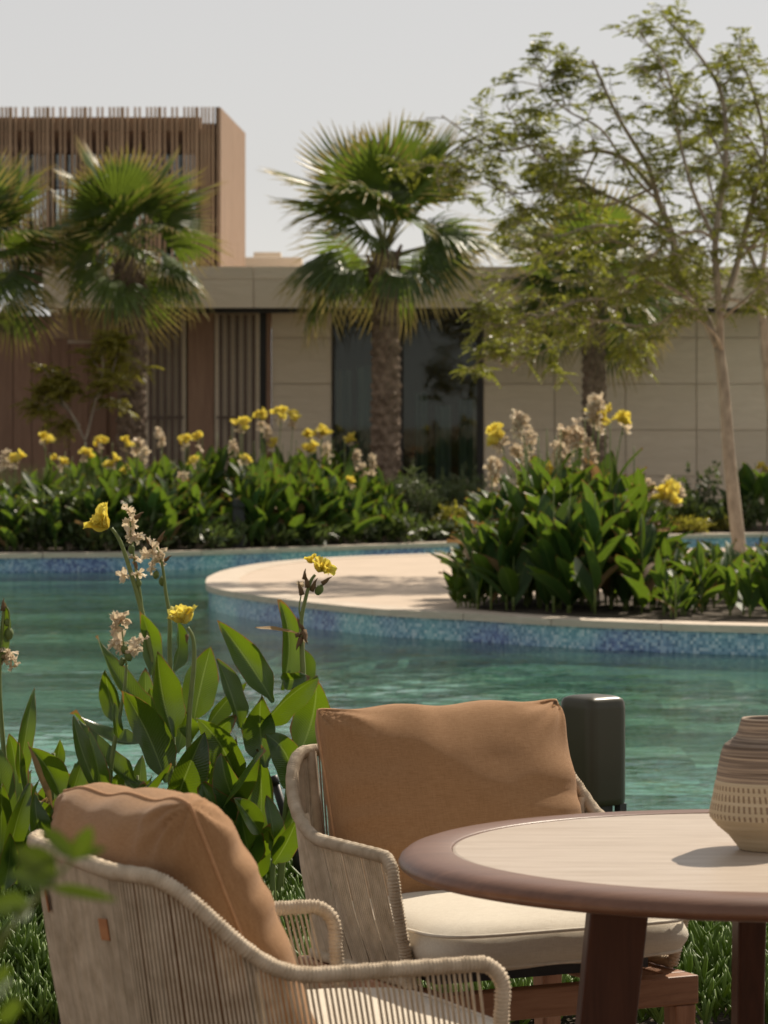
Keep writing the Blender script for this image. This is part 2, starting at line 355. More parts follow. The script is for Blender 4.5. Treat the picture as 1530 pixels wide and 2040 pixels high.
# ------------------------------------------------------------------ mesh helpers
class MB:
    def __init__(s): s.v = []; s.f = []; s.uv = []
    def add(s, vs, fs, uvs=None):
        o = len(s.v); s.v += [tuple(p) for p in vs]; s.f += [tuple(i + o for i in f) for f in fs]
        s.uv += list(uvs) if uvs is not None else [(0, 0)] * len(vs)
    def box(s, x0, x1, y0, y1, z0, z1):
        s.add([(x, y, z) for x in (x0, x1) for y in (y0, y1) for z in (z0, z1)],
              [(0, 1, 3, 2), (4, 6, 7, 5), (0, 4, 5, 1), (2, 3, 7, 6), (0, 2, 6, 4), (1, 5, 7, 3)]); return s
    def grid(s, fn, nu, nv, uvfn=None, closed_u=False):
        vs, uvs = [], []
        for j in range(nv + 1):
            for i in range(nu + (0 if closed_u else 1)):
                vs.append(fn(i / nu, j / nv)); uvs.append(uvfn(i / nu, j / nv) if uvfn else (i / nu, j / nv))
        w = nu if closed_u else nu + 1
        fs = []
        for j in range(nv):
            for i in range(nu):
                i2 = (i + 1) % w if closed_u else i + 1
                fs.append((j * w + i, j * w + i2, (j + 1) * w + i2, (j + 1) * w + i))
        s.add(vs, fs, uvs); return s
    def tube(s, pts, rad, n=8, caps=True):
        pts = [Vector(p) for p in pts]; k = len(pts)
        rr = rad if isinstance(rad, (list, tuple)) else [rad] * k
        vs, uvs = [], []
        up = None
        for i, p in enumerate(pts):
            d = (pts[min(i + 1, k - 1)] - pts[max(i - 1, 0)])
            d = d.normalized() if d.length > 1e-9 else Vector((0, 0, 1))
            if up is None:
                up = Vector((0, 0, 1)) if abs(d.z) < .9 else Vector((1, 0, 0))
            a = d.cross(up)
            a = a.normalized() if a.length > 1e-6 else d.orthogonal().normalized()
            up = a.cross(d).normalized()
            for q in range(n):
                th = 2 * math.pi * q / n
                vs.append(p + (a * math.cos(th) + up * math.sin(th)) * rr[i]); uvs.append((q / n, i / (k - 1)))
        fs = [(i * n + q, i * n + (q + 1) % n, (i + 1) * n + (q + 1) % n, (i + 1) * n + q) for i in range(k - 1) for q in range(n)]
        if caps: fs += [tuple(range(n - 1, -1, -1)), tuple(range((k - 1) * n, k * n))]
        s.add(vs, fs, uvs); return s
    def lathe(s, prof, n=48):
        vs = [(r * math.cos(2 * math.pi * q / n), r * math.sin(2 * math.pi * q / n), z) for r, z in prof for q in range(n)]
        k = len(prof)
        s.add(vs, [(i * n + q, i * n + (q + 1) % n, (i + 1) * n + (q + 1) % n, (i + 1) * n + q) for i in range(k - 1) for q in range(n)],
              [(q / n, i / k) for i in range(k) for q in range(n)]); return s
    def mesh(s, name, mat, smooth=True):
        me = bpy.data.meshes.new(name); me.from_pydata(s.v, [], s.f)
        if s.uv:
            ul = me.uv_layers.new(name='UVMap'); li = np.empty(len(me.loops), dtype=np.int32); me.loops.foreach_get('vertex_index', li)
            ul.data.foreach_set('uv', np.array(s.uv, dtype=np.float32)[li].ravel())
        if smooth: me.polygons.foreach_set('use_smooth', [True] * len(me.polygons))
        me.materials.append(M[mat] if isinstance(mat, str) else mat); me.update(); return me
    def build(s, name, mat, parent=None, smooth=False, bevel=0, loc=None, rotz=0):
        return inst(name, s.mesh(name, mat, smooth), parent, bevel=bevel, loc=loc, rotz=rotz)
def inst(name, me, parent=None, mat4=None, bevel=0, loc=None, rotz=0):
    o = bpy.data.objects.new(name, me); COL.objects.link(o); o.parent = parent
    if mat4 is not None: o.matrix_local = mat4
    if loc is not None: o.location = loc
    if rotz: o.rotation_euler = (0, 0, rotz)
    if bevel:
        b = o.modifiers.new('bevel', 'BEVEL'); b.width = bevel; b.segments = 2; b.limit_method = 'ANGLE'; b.angle_limit = R(40)
    return o
def tag(o, label, cat=None, group=None, kind=None):
    if label: o['label'] = label
    if cat: o['category'] = cat
    if group: o['group'] = group
    if kind: o['kind'] = kind
    return o
def thing(name, loc, label, cat, group=None, rotz=0):
    o = bpy.data.objects.new(name, None); COL.objects.link(o); o.location = loc; o.rotation_euler = (0, 0, rotz); o.empty_display_size = .1
    return tag(o, label, cat, group)
def np_mesh(name, V, FQ, mat, uv=None, smooth=False):
    """numpy vertices (n,3), faces (m,k)"""
    me = bpy.data.meshes.new(name); n, k = FQ.shape
    me.vertices.add(len(V)); me.vertices.foreach_set('co', V.astype(np.float32).ravel())
    me.loops.add(n * k); me.loops.foreach_set('vertex_index', FQ.astype(np.int32).ravel())
    me.polygons.add(n); me.polygons.foreach_set('loop_start', np.arange(0, n * k, k, dtype=np.int32))
    if uv is not None:
        ul = me.uv_layers.new(name='UVMap'); ul.data.foreach_set('uv', uv.astype(np.float32)[FQ.ravel()].ravel())
    me.update(calc_edges=True)
    if smooth: me.polygons.foreach_set('use_smooth', np.ones(n, dtype=bool))
    me.materials.append(M[mat]); return me
def poly(name, pts, z, mat, holes=None):
    import bmesh
    bm = bmesh.new(); vs = [bm.verts.new((x, y, z)) for x, y in pts]; f = bm.faces.new(vs)
    bmesh.ops.triangulate(bm, faces=[f]); me = bpy.data.meshes.new(name)
    bm.normal_update()
    for q in bm.faces:
        if q.normal.z < 0: q.normal_flip()
    bm.to_mesh(me); bm.free(); me.materials.append(M[mat]); return me

# ------------------------------------------------------------------ pool, banks, island
def catmull(pts, per=8):
    out = []
    n = len(pts)
    for i in range(n - 1):
        p0 = pts[max(i - 1, 0)]; p1 = pts[i]; p2 = pts[i + 1]; p3 = pts[min(i + 2, n - 1)]
        for k in range(per):
            t = k / per
            out.append(tuple(.5 * ((2 * b) + (-a + c) * t + (2 * a - 5 * b + 4 * c - d) * t * t + (-a + 3 * b - 3 * c + d) * t ** 3) for a, b, c, d in zip(p0, p1, p2, p3)))
    out.append(tuple(pts[-1])); return out
WZ = -0.22
near_bank = catmull([(-16, 12.2), (-6, 11.6), (-3, 11.4), (-1.3, 11.2), (-.5, 10.9), (0, 10.6), (.5, 10.2), (.9, 9.8), (1.3, 9.55), (2.5, 9.3), (6, 9.4), (16, 10)], 6)
far_bank = catmull([(-16, 37.5), (-9, 38.2), (-4.48, 39.2), (-2.75, 39.7), (-1.0, 41.3), (.87, 43.1), (1.4, 44), (3.95, 46), (5.3, 46.8), (9, 48.6), (16, 49.2)], 6)
isl_front = [(-1.71, 33.1), (-1.62, 31.4), (-1.33, 30.2), (-.70, 28.6), (0, 27.3), (.66, 26.7), (1.3, 25.96), (2.03, 25.4), (2.85, 25.0), (5, 24.4), (9, 24.2), (16, 24.6)]
isl_back = [(16, 42.8), (9, 42.2), (4.6, 41.2), (3.2, 40.6), (1.8, 40.2), (.97, 39.6), (-.37, 38.4), (-1.19, 36.9), (-1.60, 34.9), (-1.71, 33.1)]
isl = catmull(isl_front, 6)[:-1] + [(16, 24.6)] + catmull(isl_back, 6)[:-1]

g = bpy.data.objects.new('ground', None)
gm = MB()
BIG = 2500
for x0, x1, y0, y1 in ((-BIG, -16, -BIG, BIG), (16, BIG, -BIG, BIG), (-16, 16, -BIG, 8.0), (-16, 16, 60, BIG)):
    gm.add([(x0, y0, -.004), (x1, y0, -.004), (x1, y1, -.004), (x0, y1, -.004)], [(0, 1, 2, 3)])
def strip(mb, line, yo, z, flip=False):
    n = len(line); vs = []
    for x, y in line: vs += [(x, y, z), (x, yo, z)]
    mb.add(vs, [(2 * i, 2 * i + 2, 2 * i + 3, 2 * i + 1) for i in range(n - 1)])
strip(gm, near_bank, 8.0, -.004); strip(gm, far_bank, 60, -.004)
tag(gm.build('ground', 'ground'), None, kind='structure')
b = MB(); strip(b, [(x, y + .42) for x, y in far_bank], 50.2, .012); tag(b.build('planting_bed_soil', 'soil'), None, kind='structure')
b = MB(); b.add([(-15.9, 50.2, .008), (15.9, 50.2, .008), (15.9, 59.9, .008), (-15.9, 59.9, .008)], [(0, 1, 2, 3)]); tag(b.build('wall_foot_paving', 'deck'), None, kind='structure')
b = MB(); strip(b, [(x, y - .10) for x, y in near_bank], 8.15, .004); tag(b.build('bank_soil', 'soil'), None, kind='structure')
b = MB(); b.box(-7, 7, -4, 8.14, -.1, .012); tag(b.build('terrace_paving', 'terrace'), None, kind='structure')

def wall_strip(mb, line, z0, z1, off=0.0):
    d = 0; vs = []; uv = []
    for i, (x, y) in enumerate(line):
        if i: d += math.dist(line[i], line[i - 1])
        vs += [(x, y, z0), (x, y, z1)]; uv += [(d + off, z0), (d + off, z1)]
    mb.add(vs, [(2 * i, 2 * i + 2, 2 * i + 3, 2 * i + 1) for i in range(len(line) - 1)], uv)
b = MB(); wall_strip(b, near_bank, -1.6, -.03); tag(b.build('pool_wall_near', 'mosaic'), None, kind='structure')
b = MB(); wall_strip(b, far_bank, -1.6, -.05, 3); tag(b.build('pool_wall_far', 'mosaic', smooth=True), None, kind='structure')
b = MB(); wall_strip(b, isl + [isl[0]], -1.6, -.05, 20); tag(b.build('island_wall', 'mosaic', smooth=True), None, kind='structure')
# pool floor with shallow submerged steps that follow the shore
def shore(x): return interp_s(x, [(-9, 37), (-1.9, 38.3), (-.4, 27.5), (1.3, 24.6), (4, 23.2), (16, 23)])
RIS = [.5, 2.3, 4.6, 7.0, 9.6, 12.4]
def step_z(x, y):
    d = shore(x) - y + .5 * math.sin(x * .7 + y * .1)
    z = WZ - .10
    sc = interp(x, [(-2, 1.0), (1, .55), (8, .5)])
    for r in RIS:
        z -= .085 * sstep((d - r * sc) / .10)
    return z
xs = np.linspace(-16, 16, 60); ys = np.arange(8.5, 50.5, .09)
V = np.array([(x, y, step_z(x, y)) for y in ys for x in xs]); nx = len(xs)
idx = np.arange(len(ys) * nx).reshape(len(ys), nx)
FQ = np.stack([idx[:-1, :-1], idx[:-1, 1:], idx[1:, 1:], idx[1:, :-1]], -1).reshape(-1, 4)
pf = np_mesh('pool_floor', V, FQ, 'mosaic_deep', uv=V[:, :2] * .5); pf.materials.append(M['mosaic_riser_shade'])
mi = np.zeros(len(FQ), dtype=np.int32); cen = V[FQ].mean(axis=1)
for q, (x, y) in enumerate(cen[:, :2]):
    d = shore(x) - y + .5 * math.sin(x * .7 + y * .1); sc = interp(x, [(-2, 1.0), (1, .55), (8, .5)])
    if any(-.25 * sc - .1 < d - rr_ * sc < .75 * sc for rr_ in RIS): mi[q] = 1  # bands along each step painted dark in place of the risers' shade
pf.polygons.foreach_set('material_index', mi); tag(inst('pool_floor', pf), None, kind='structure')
def wave_surface():
    rs = np.random.RandomState(42)
    xs = np.concatenate([np.linspace(-16, -4.6, 12), np.arange(-4.5, 5.6, .055), np.linspace(5.7, 16, 12)])
    ys = np.concatenate([np.arange(8.6, 9.6, .1), np.arange(9.6, 18, .030), np.arange(18, 28, .055), np.arange(28, 50, .12)])
    X, Y = np.meshgrid(xs, ys); Z = np.zeros_like(X)
    for lam0, n, slope, spread in ((.60, 10, .020, .9), (.25, 16, .050, .8), (.13, 20, .095, .9), (.075, 14, .05, .9)):
        for _ in range(n):
            lam = lam0 * rs.uniform(.7, 1.4); th = rs.normal(1.35, spread * .6); k = 2 * math.pi / lam
            Z += slope / math.sqrt(n) / k * 1.6 * np.sin(k * (X * math.cos(th) + Y * math.sin(th)) + rs.uniform(0, 6.28) + .8 * np.sin(X * rs.uniform(.8, 2.2) + Y * rs.uniform(.3, 1.1)))
    amp = np.interp(Y, [9, 14, 17, 21, 27, 34, 50], [3.2, 2.8, 1.9, 1.15, .65, .5, .45])
    gust = .55 + .45 * np.sin(X * .9 + Y * .45 + 1) * np.sin(Y * .8 - X * .3)
    gust = np.where(Y < 14, .85 + .15 * gust, gust)
    V = np.stack([X, Y, WZ + Z * amp * gust], -1).reshape(-1, 3); nx = len(xs)
    idx = np.arange(V.shape[0]).reshape(len(ys), nx)
    FQ = np.stack([idx[:-1, :-1], idx[:-1, 1:], idx[1:, 1:], idx[1:, :-1]], -1).reshape(-1, 4)
    return np_mesh('pool_water', V, FQ, 'water', smooth=True)
tag(inst('pool_water', wave_surface()), None, kind='structure')

# island deck and its coping stones
def offset_line(line, d, closed=False):
    n = len(line); out = []
    for i in range(n):
        a = Vector(line[(i - 1) % n] if closed or i > 0 else line[0]); c = Vector(line[(i + 1) % n] if closed or i < n - 1 else line[-1])
        t_ = (c - a).normalized(); nrm = Vector((-t_.y, t_.x)); out.append((line[i][0] + nrm.x * d, line[i][1] + nrm.y * d))
    return out
inner = offset_line(isl, .30, True)
me = poly('island_deck', inner, -.006, 'deck'); deck = tag(inst('island_deck', me), None, kind='structure')
def coping(line, w, L, parent, closed=False, z0=-.055, z1=0.0, lip=.03, gap=.012):
    """separate stones laid along a line; w to the left side, a small lip over the water"""
    inn = offset_line(line, w, closed); outl = offset_line(line, -lip, closed)
    if closed: inn.append(inn[0]); outl.append(outl[0])
    acc = 0; seg = [0]
    for i in range(1, len(inn)):
        acc += math.dist(outl[i], outl[i - 1]); seg.append(acc)
    n = int(acc / L)
    def at(ln, s):
        for i in range(1, len(seg)):
            if s <= seg[i] or i == len(seg) - 1:
                t_ = (s - seg[i - 1]) / max(seg[i] - seg[i - 1], 1e-6); return (lerp(ln[i - 1][0], ln[i][0], t_), lerp(ln[i - 1][1], ln[i][1], t_))
    for k in range(n):
        s0 = k * acc / n + gap / 2; s1 = (k + 1) * acc / n - gap / 2; vs = []
        for q in range(4):
            s_ = lerp(s0, s1, q / 3); a = at(outl, s_); c = at(inn, s_)
            vs += [(a[0], a[1], z0), (a[0], a[1], z1), (c[0], c[1], z1), (c[0], c[1], z0)]
        fs = []
        for q in range(3):
            o = q * 4
            for e in range(4): fs.append((o + e, o + (e + 1) % 4, o + 4 + (e + 1) % 4, o + 4 + e))
        fs += [(3, 2, 1, 0), (12, 13, 14, 15)]
        m = MB(); m.add(vs, fs); m.build('coping_stone', 'coping', parent)
coping(isl, .30, 1.0, deck, True)
fc = tag(bpy.data.objects.new('far_coping', None), None, kind='structure'); COL.objects.link(fc)
coping(far_bank, .42, 1.0, fc)
isl_bed = catmull([(.75, 27.35), (1.2, 26.55), (2.0, 25.95), (2.9, 25.5), (5.0, 24.95)], 4) + [(9, 25), (9, 31.5), (5, 32.5), (3.2, 31.5), (2.0, 30.2), (.95, 29.2)]
tag(inst('island_bed_soil', poly('island_bed_soil', isl_bed, .004, 'soil')), None, kind='structure')

# ------------------------------------------------------------------ leaves
def leaf_between(mb, p0, p1, width, bow, side, fold=.25, wave=0.0, nseg=10, prof=(.38, 1.0), seed=0, curl=0.0):
    """ovate blade along a bent centreline; side = direction across the blade"""
    p0 = Vector(p0); p1 = Vector(p1); c = (p0 + p1) / 2 + Vector(bow)
    rs = random.Random(seed); ph = rs.random() * 6
    def cl(t_): return (1 - t_) ** 2 * p0 + 2 * t_ * (1 - t_) * c + t_ * t_ * p1
    vs, uvs = [], []
    cols = (-1, -.55, -.12, .12, .55, 1) if nseg >= 8 else (-1, -.1, .1, 1)
    for j in range(nseg + 1):
        t_ = j / nseg; p = cl(t_); d = (cl(min(1, t_ + .02)) - cl(max(0, t_ - .02))).normalized()
        s_ = Vector(side); s_ = (s_ - d * s_.dot(d)); s_ = s_.normalized() if s_.length > 1e-5 else d.orthogonal().normalized()
        nr = s_.cross(d).normalized()
        if t_ < .10: w = width * lerp(.16, .32, t_ / .1)
        else:
            q = (t_ - .10) / .90; w = width * max(.015, .30 * (1 - q) + 1.0 * math.sin(math.pi * min(1, q ** .80)) ** .72 * (1 - .18 * q)) if q < .999 else width * .01
            w = min(w, width)
        for u in cols:
            lift = fold * abs(u) * w * .5 + wave * width * math.sin(t_ * 11 + ph + (1.5 if u > 0 else 0)) * abs(u) ** 2 + curl * width * u * u * u * t_
            vs.append(p + s_ * (u * w * .5 * (1 - .08 * fold)) + nr * lift); uvs.append((u, t_))
    n = len(cols)
    mb.add(vs, [(j * n + i, j * n + i + 1, (j + 1) * n + i + 1, (j + 1) * n + i) for j in range(nseg) for i in range(n - 1)], uvs)

def canna_leaf_proto(k, mat, nseg=10):
    rs = random.Random(100 + k); mb = MB()
    lean = rs.uniform(.25, .9); bw = rs.uniform(.02, .16)
    p1 = Vector((0, math.sin(lean), math.cos(lean)))
    leaf_between(mb, (0, 0, 0), p1, rs.uniform(.26, .36), (rs.uniform(-.05, .05), -bw * .9, bw * 1.2), (1, 0, 0), rs.uniform(.15, .6), rs.uniform(.01, .04), nseg, seed=k, curl=rs.uniform(-.12, .12))
    return mb.mesh('leaf', mat, True)
NEAR_LEAVES = [canna_leaf_proto(k, 'canna_leaf') for k in range(8)]
FAR_LEAVES = [canna_leaf_proto(k + 20, 'far_leaf', 6) for k in range(9)]
DRY_LEAF = canna_leaf_proto(50, 'dead_leaf', 6)

def flower_mesh(k, spent=False, n=8):
    rs = random.Random(k * 7 + 3); mb = MB()
    for q in range(n):
        az = q * 2 * math.pi / n + rs.uniform(-.3, .3); tilt = rs.uniform(.12, .62) if not spent else rs.uniform(.2, 2.2)
        L = rs.uniform(.8, 1.1) * (1.0 if not spent else .8); wd = L * rs.uniform(.75, 1.0) * (1 if not spent else .85)
        d = Vector((math.cos(az) * math.sin(tilt), math.sin(az) * math.sin(tilt), math.cos(tilt)))
        sd = Vector((-math.sin(az), math.cos(az), 0)); out = Vector((math.cos(az), math.sin(az), 0))
        ph = rs.random() * 6
        def fn(u, v):
            uu = u * 2 - 1; w = wd * (.18 + .82 * math.sin(math.pi * min(1, v ** .7 * .82)) ** .8) * .5
            cr = (.13 if not spent else .24) * L
            p = d * (v * L * (1 - .12 * uu * uu)) + sd * (uu * w) + out * (.35 * L * v * v * (1 if not spent else rs.uniform(.2, .6)))
            nn = d.cross(sd)
            return p + nn * (cr * math.sin(uu * 4.5 + ph + v * 5) * v + .2 * w * uu * uu) + d * (cr * .5 * math.sin(uu * 7 + ph) * v)
        mb.grid(fn, 6, 5)
    return mb.mesh('spent_flower' if spent else 'flower', 'spent' if spent else 'petal', True)
FLOWERS = [flower_mesh(k) for k in range(4)]
SPENTS = [flower_mesh(k, True, 6) for k in range(5)]
mb = MB(); mb.lathe([(0.0, -1), (.35, -.9), (.62, -.5), (.72, 0), (.6, .5), (.3, .85), (.08, 1.0), (0.02, 1.35)], 10); POD = mb.mesh('seed_pod', 'pod')
mb = MB(); mb.tube([(0, 0, -.3), (.05, 0, .3), (0, .1, .8), (.1, .1, 1.3)], [.35, .30, .16, .02], 6); BUD = mb.mesh('withered_bud', 'brown_bit')

def xf(loc, az=0, tilt=0, roll=0, s=1.0):
    sc = Matrix.Diagonal((s, s, s, 1)) if isinstance(s, (int, float)) else Matrix.Diagonal((*s, 1))
    return Matrix.Translation(loc) @ Matrix.Rotation(az, 4, 'Z') @ Matrix.Rotation(tilt, 4, 'X') @ Matrix.Rotation(roll, 4, 'Y') @ sc

def canna(loc, H, leafH, head, label, group=None, nleaf=8, leafL=.42, seed=0, far=True, lean=(0, 0), cat='canna plant', hs_=1.0, dry=0.0, spread=1.0):
    """one canna: stem, alternate leaves, and a flower head; loc at the ground, H height of the head"""
    rs = random.Random(seed * 13 + 5)
    root = thing('canna_plant', loc, label, cat, group)
    lx, ly = lean; top = Vector((lx, ly, H))
    def st(t_): return Vector((lx * t_ * t_, ly * t_ * t_, H * t_))
    endt = 1.0 if head else leafH / H
    k = 7
    mb = MB(); mb.tube([st(endt * i / k) for i in range(k + 1)], [lerp(.011, .0045, i / k) for i in range(k + 1)], 6)
    mb.build('stem', 'stem', root, smooth=True)
    protos = FAR_LEAVES if far else NEAR_LEAVES
    az0 = rs.uniform(0, 6.28)
    for i in range(nleaf):
        f = (i + .3) / nleaf; t_ = (.04 + .62 * f) * leafH / H * 1.0
        az = az0 + i * math.pi + rs.uniform(-.9, .9)
        L = leafL * (1.1 - .35 * f) * rs.uniform(.8, 1.15)
        tl = lerp(.25, -.22, f) * spread + rs.uniform(-.15, .15)
        me_ = DRY_LEAF if rs.random() < dry * (1 - f) else rs.choice(protos)
        inst('leaf', me_, root, xf(st(t_), az, -tl, rs.uniform(-.35, .35), (L * rs.uniform(.85, 1.15), L, L)))
    if head:
        ny, nsp = {'y': (3, 1), 's': (0, 6), 'm': (2, 4), 'Y': (6, 2), 'S': (0, 10)}[head]
        fs = (.058 if far else .05) * hs_
        for i in range(ny):
            inst('flower', rs.choice(FLOWERS), root, xf(st(1) + Vector((rs.gauss(0, .022), rs.gauss(0, .022), rs.uniform(-.03, .03))) * hs_ * (1.2 if ny > 3 else 1), rs.uniform(0, 6), rs.uniform(-.9, .9), rs.uniform(-.9, .9), fs * rs.uniform(.85, 1.15)))
        for i in range(nsp):
            dz = rs.uniform(0, .15) if nsp > 3 else rs.uniform(.02, .10)
            inst('spent_flower', rs.choice(SPENTS), root, xf(st(1) + Vector((rs.gauss(0, .016), rs.gauss(0, .016), .02 - dz * hs_)), rs.uniform(0, 6), rs.uniform(-1.5, 1.5), rs.uniform(-1.5, 1.5), fs * .95 * rs.uniform(.8, 1.15)))
        for i in range(2):
            inst('seed_pod', POD, root, xf(st(.93) + Vector((rs.uniform(-.015, .015), rs.uniform(-.015, .015), 0)), 0, rs.uniform(-.5, .5), rs.uniform(-.5, .5), .011))
    return root

# ------------------------------------------------------------------ leafy masses in numpy
def leaf_cloud(name, centers, dirs, L, Wd, mat, parent, rs, label=None):
    """many small pointed leaves (4-vertex rhombs bent in the middle) at centres with directions"""
    n = len(centers); L = np.broadcast_to(L, n)[:, None]; Wd = np.broadcast_to(Wd, n)[:, None]
    d = dirs / np.linalg.norm(dirs, axis=1, keepdims=True)
    r = rs.normal(size=(n, 3)); s = np.cross(d, r); s /= np.linalg.norm(s, axis=1, keepdims=True) + 1e-9
    nn = np.cross(s, d)
    a = centers; b_ = centers + d * L * .45 + s * Wd * .5 + nn * L * .05; c = centers + d * L - nn * L * .12; e = centers + d * L * .45 - s * Wd * .5 + nn * L * .05
    V = np.stack([a, b_, c, e], 1).reshape(-1, 3); FQ = np.arange(n * 4).reshape(n, 4)
    uv = np.tile(np.array([(0, 0), (.8, .5), (0, 1), (-.8, .5)]), (n, 1))
    o = inst(name, np_mesh(name, V, FQ, mat, uv=uv), parent); o['kind'] = 'stuff'; return o

def shrub(loc, rx, ry, h, mat, label, n=1800, L=.07, seed=0, name='shrub', cat='shrub', group=None, Wf=.4, stems=9):
    rs = np.random.RandomState(seed + 11); root = thing(name, loc, label, cat, group)
    m = MB(); tips = []
    for i in range(stems):
        a = rs.uniform(0, 6.28); q = math.sqrt(rs.uniform(0, 1)) * .85
        tip = Vector((rx * q * math.cos(a), ry * q * math.sin(a), h * (1 - .45 * q * q) * rs.uniform(.75, 1.02))); tips.append(tip)
        m.tube([(0, 0, 0), tip * .5 + Vector((0, 0, .05 * h)), tip], [.012, .008, .003], 5)
    m.build('stem', 'bark', root)['kind'] = 'stuff'
    T = np.array([tuple(t_) for t_ in tips])
    k = rs.randint(0, stems, n); along = rs.uniform(.25, 1.03, n)[:, None]
    C = T[k] * along + rs.normal(size=(n, 3)) * np.array([rx, ry, h * .55]) * .17
    C[:, 2] = np.clip(C[:, 2], .02, None)
    D_ = rs.normal(size=(n, 3)) + np.array([0, 0, .7]) + C * np.array([1, 1, 0]) * 1.2
    leaf_cloud('foliage', C, D_, rs.uniform(.6, 1.2, n) * L, rs.uniform(.7, 1.2, n) * L * Wf, mat, root, rs)
    return root

# ------------------------------------------------------------------ buildings
YF = 51.0
def zx(py, D): return EYE - (py - HY) / F * D
def xx(px, D): return (px - CX) / F * D
pav = thing('pavilion', (3, YF, 0), 'low single storey stone pavilion with a thick flat roof behind the palms', 'building')
def pb(name, mat, x0, x1, y0, y1, z0, z1, bevel=0, parent=pav, off=(3, YF, 0)):
    m = MB(); m.box(x0 - off[0], x1 - off[0], y0 - off[1], y1 - off[1], z0 - off[2], z1 - off[2]); return m.build(name, mat, parent, bevel=bevel)
DFA = 50.2
x_l = xx(85, DFA)
roof = pb('roof', 'stone_fascia', x_l, 13, DFA + .04, 61, 3.27, 3.86)
z_a, z_b, z_c = zx(614, DFA), zx(556, DFA), zx(530, DFA)
x = x_l; k = 0
while x < 12.9:
    w = 2.2 if k else (xx(505, DFA) - x_l) % 2.2 or 2.2
    x1 = min(13, x + w)
    for (za, zb, yy) in ((z_a, z_b, DFA), (z_b, z_c, DFA + .02)):
        m = MB(); m.box(x - 3 + .008, x1 - 3 - .008, yy - YF, DFA + .038 - YF, za + .006, zb - .006); m.build('fascia_panel', 'stone_fascia', roof)
    x = x1; k += 1
pb('soffit_trim', 'black_metal', xx(290, 50.6), 12.9, 50.45, 50.62, 3.19, 3.26)
# stone walls with separate recessed-joint panels
def stone_wall(x0, x1, joints, D=YF):
    wl_ = pb('wall', 'stone_fascia', x0, x1, D + .05, D + .35, 0.0, 3.26)
    zs = [0.03, .727, 1.427, 2.127, 2.827, 3.255]; js = [x0] + [j for j in joints if x0 + .1 < j < x1 - .1] + [x1]
    for a, c in zip(js, js[1:]):
        for z0, z1 in zip(zs, zs[1:]):
            m = MB(); m.box(a - 3 + .006, c - 3 - .006, D - YF, D + .048 - YF, z0 + .006, z1 - .006); m.build('stone_panel', 'stone', wl_, bevel=.004)
stone_wall(xx(541, YF), xx(661, YF), [])
j0 = xx(1105, YF)
stone_wall(xx(963, YF), 12.8, [j0 + i * 1.075 for i in range(-1, 12)])
# big window between: frame, two panes, curtains, dark room
wx0, wx1 = xx(662, YF), xx(962, YF)
fr = MB(); fz = 3.24
fw = tag(pb('window_frame', 'black_metal', wx0, wx0 + .035, YF - .02, YF + .12, 0.0, fz), None)
pb('window_frame', 'black_metal', wx1 - .09, wx1, YF - .02, YF + .12, 0.0, fz)
pb('window_frame', 'black_metal', wx0 + .037, wx1 - .092, YF - .02, YF + .12, fz - .13, fz - .001)
pb('window_frame', 'black_metal', wx0 + .037, wx1 - .092, YF - .02, YF + .12, 0.0, .08)
mx_ = xx(800, YF)
pb('window_mullion', 'black_metal', mx_ - .03, mx_ + .03, YF - .01, YF + .11, .082, fz - .132)
pb('window_pane', 'glass', wx0 + .037, mx_ - .031, YF + .03, YF + .045, .082, fz - .132)
pb('window_pane', 'glass', mx_ + .031, wx1 - .092, YF + .03, YF + .045, .082, fz - .132)
def curtain(x0, x1, y, z0, z1, amp=.035, n=60, parent=pav, off=(3, YF, 0), waves=None):
    w = waves or (x1 - x0) / .12
    m = MB(); m.grid(lambda u, v: (lerp(x0, x1, u) - off[0], y + amp * math.sin(u * w * 6.283) + amp * .4 * math.sin(u * w * 2.1 + 1) - off[1], lerp(z0, z1, v) - off[2]), n, 1)
    return m.build('curtain', 'curtain', parent, smooth=True)
curtain(xx(668, YF), xx(700, YF), YF + .45, .1, 2.35)
curtain(xx(712, YF), xx(742, YF), YF + .5, .1, 2.4)
curtain(xx(828, YF), xx(852, YF), YF + .4, .1, 2.0)
curtain(xx(868, YF), xx(900, YF), YF + .4, .1, 1.8)
curtain(xx(915, YF), xx(950, YF), YF + .4, .1, 1.9)
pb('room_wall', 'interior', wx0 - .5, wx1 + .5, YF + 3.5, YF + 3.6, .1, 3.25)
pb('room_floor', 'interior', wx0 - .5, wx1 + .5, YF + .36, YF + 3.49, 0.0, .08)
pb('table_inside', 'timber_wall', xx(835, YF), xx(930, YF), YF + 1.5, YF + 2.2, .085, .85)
# slatted screens and timber panels at the left half
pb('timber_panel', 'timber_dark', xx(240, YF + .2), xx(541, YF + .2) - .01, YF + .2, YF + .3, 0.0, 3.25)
for (a, c) in ((300, 358), (440, 505)):
    bp = pb('screen_panel', 'stone', xx(a - 12, YF), xx(c + 12, YF), YF + .03, YF + .19, 0.0, 3.2)
    n = 4
    for i in range(n + 1):
        xa = xx(lerp(a, c, i / n), YF)
        pb('slat', 'timber_dark', xa - .026, xa + .026, YF - .03, YF + .029, .02, 3.18)
    pb('screen_rail', 'timber_dark', xx(a - 8, YF), xx(c + 8, YF), YF - .045, YF - .031, 1.60, 1.64)
pb('timber_panel', 'timber_wall', xx(374, YF), xx(426, YF), YF + .02, YF + .19, 0.0, 3.2)
pb('door_recess', 'black_metal', xx(517, YF), xx(530, YF), YF + .05, YF + .19, 0.0, 3.2)
pb('door_trim', 'timber_wall', xx(531, YF), xx(540, YF), YF - .03, YF + .19, 0.0, 3.22)
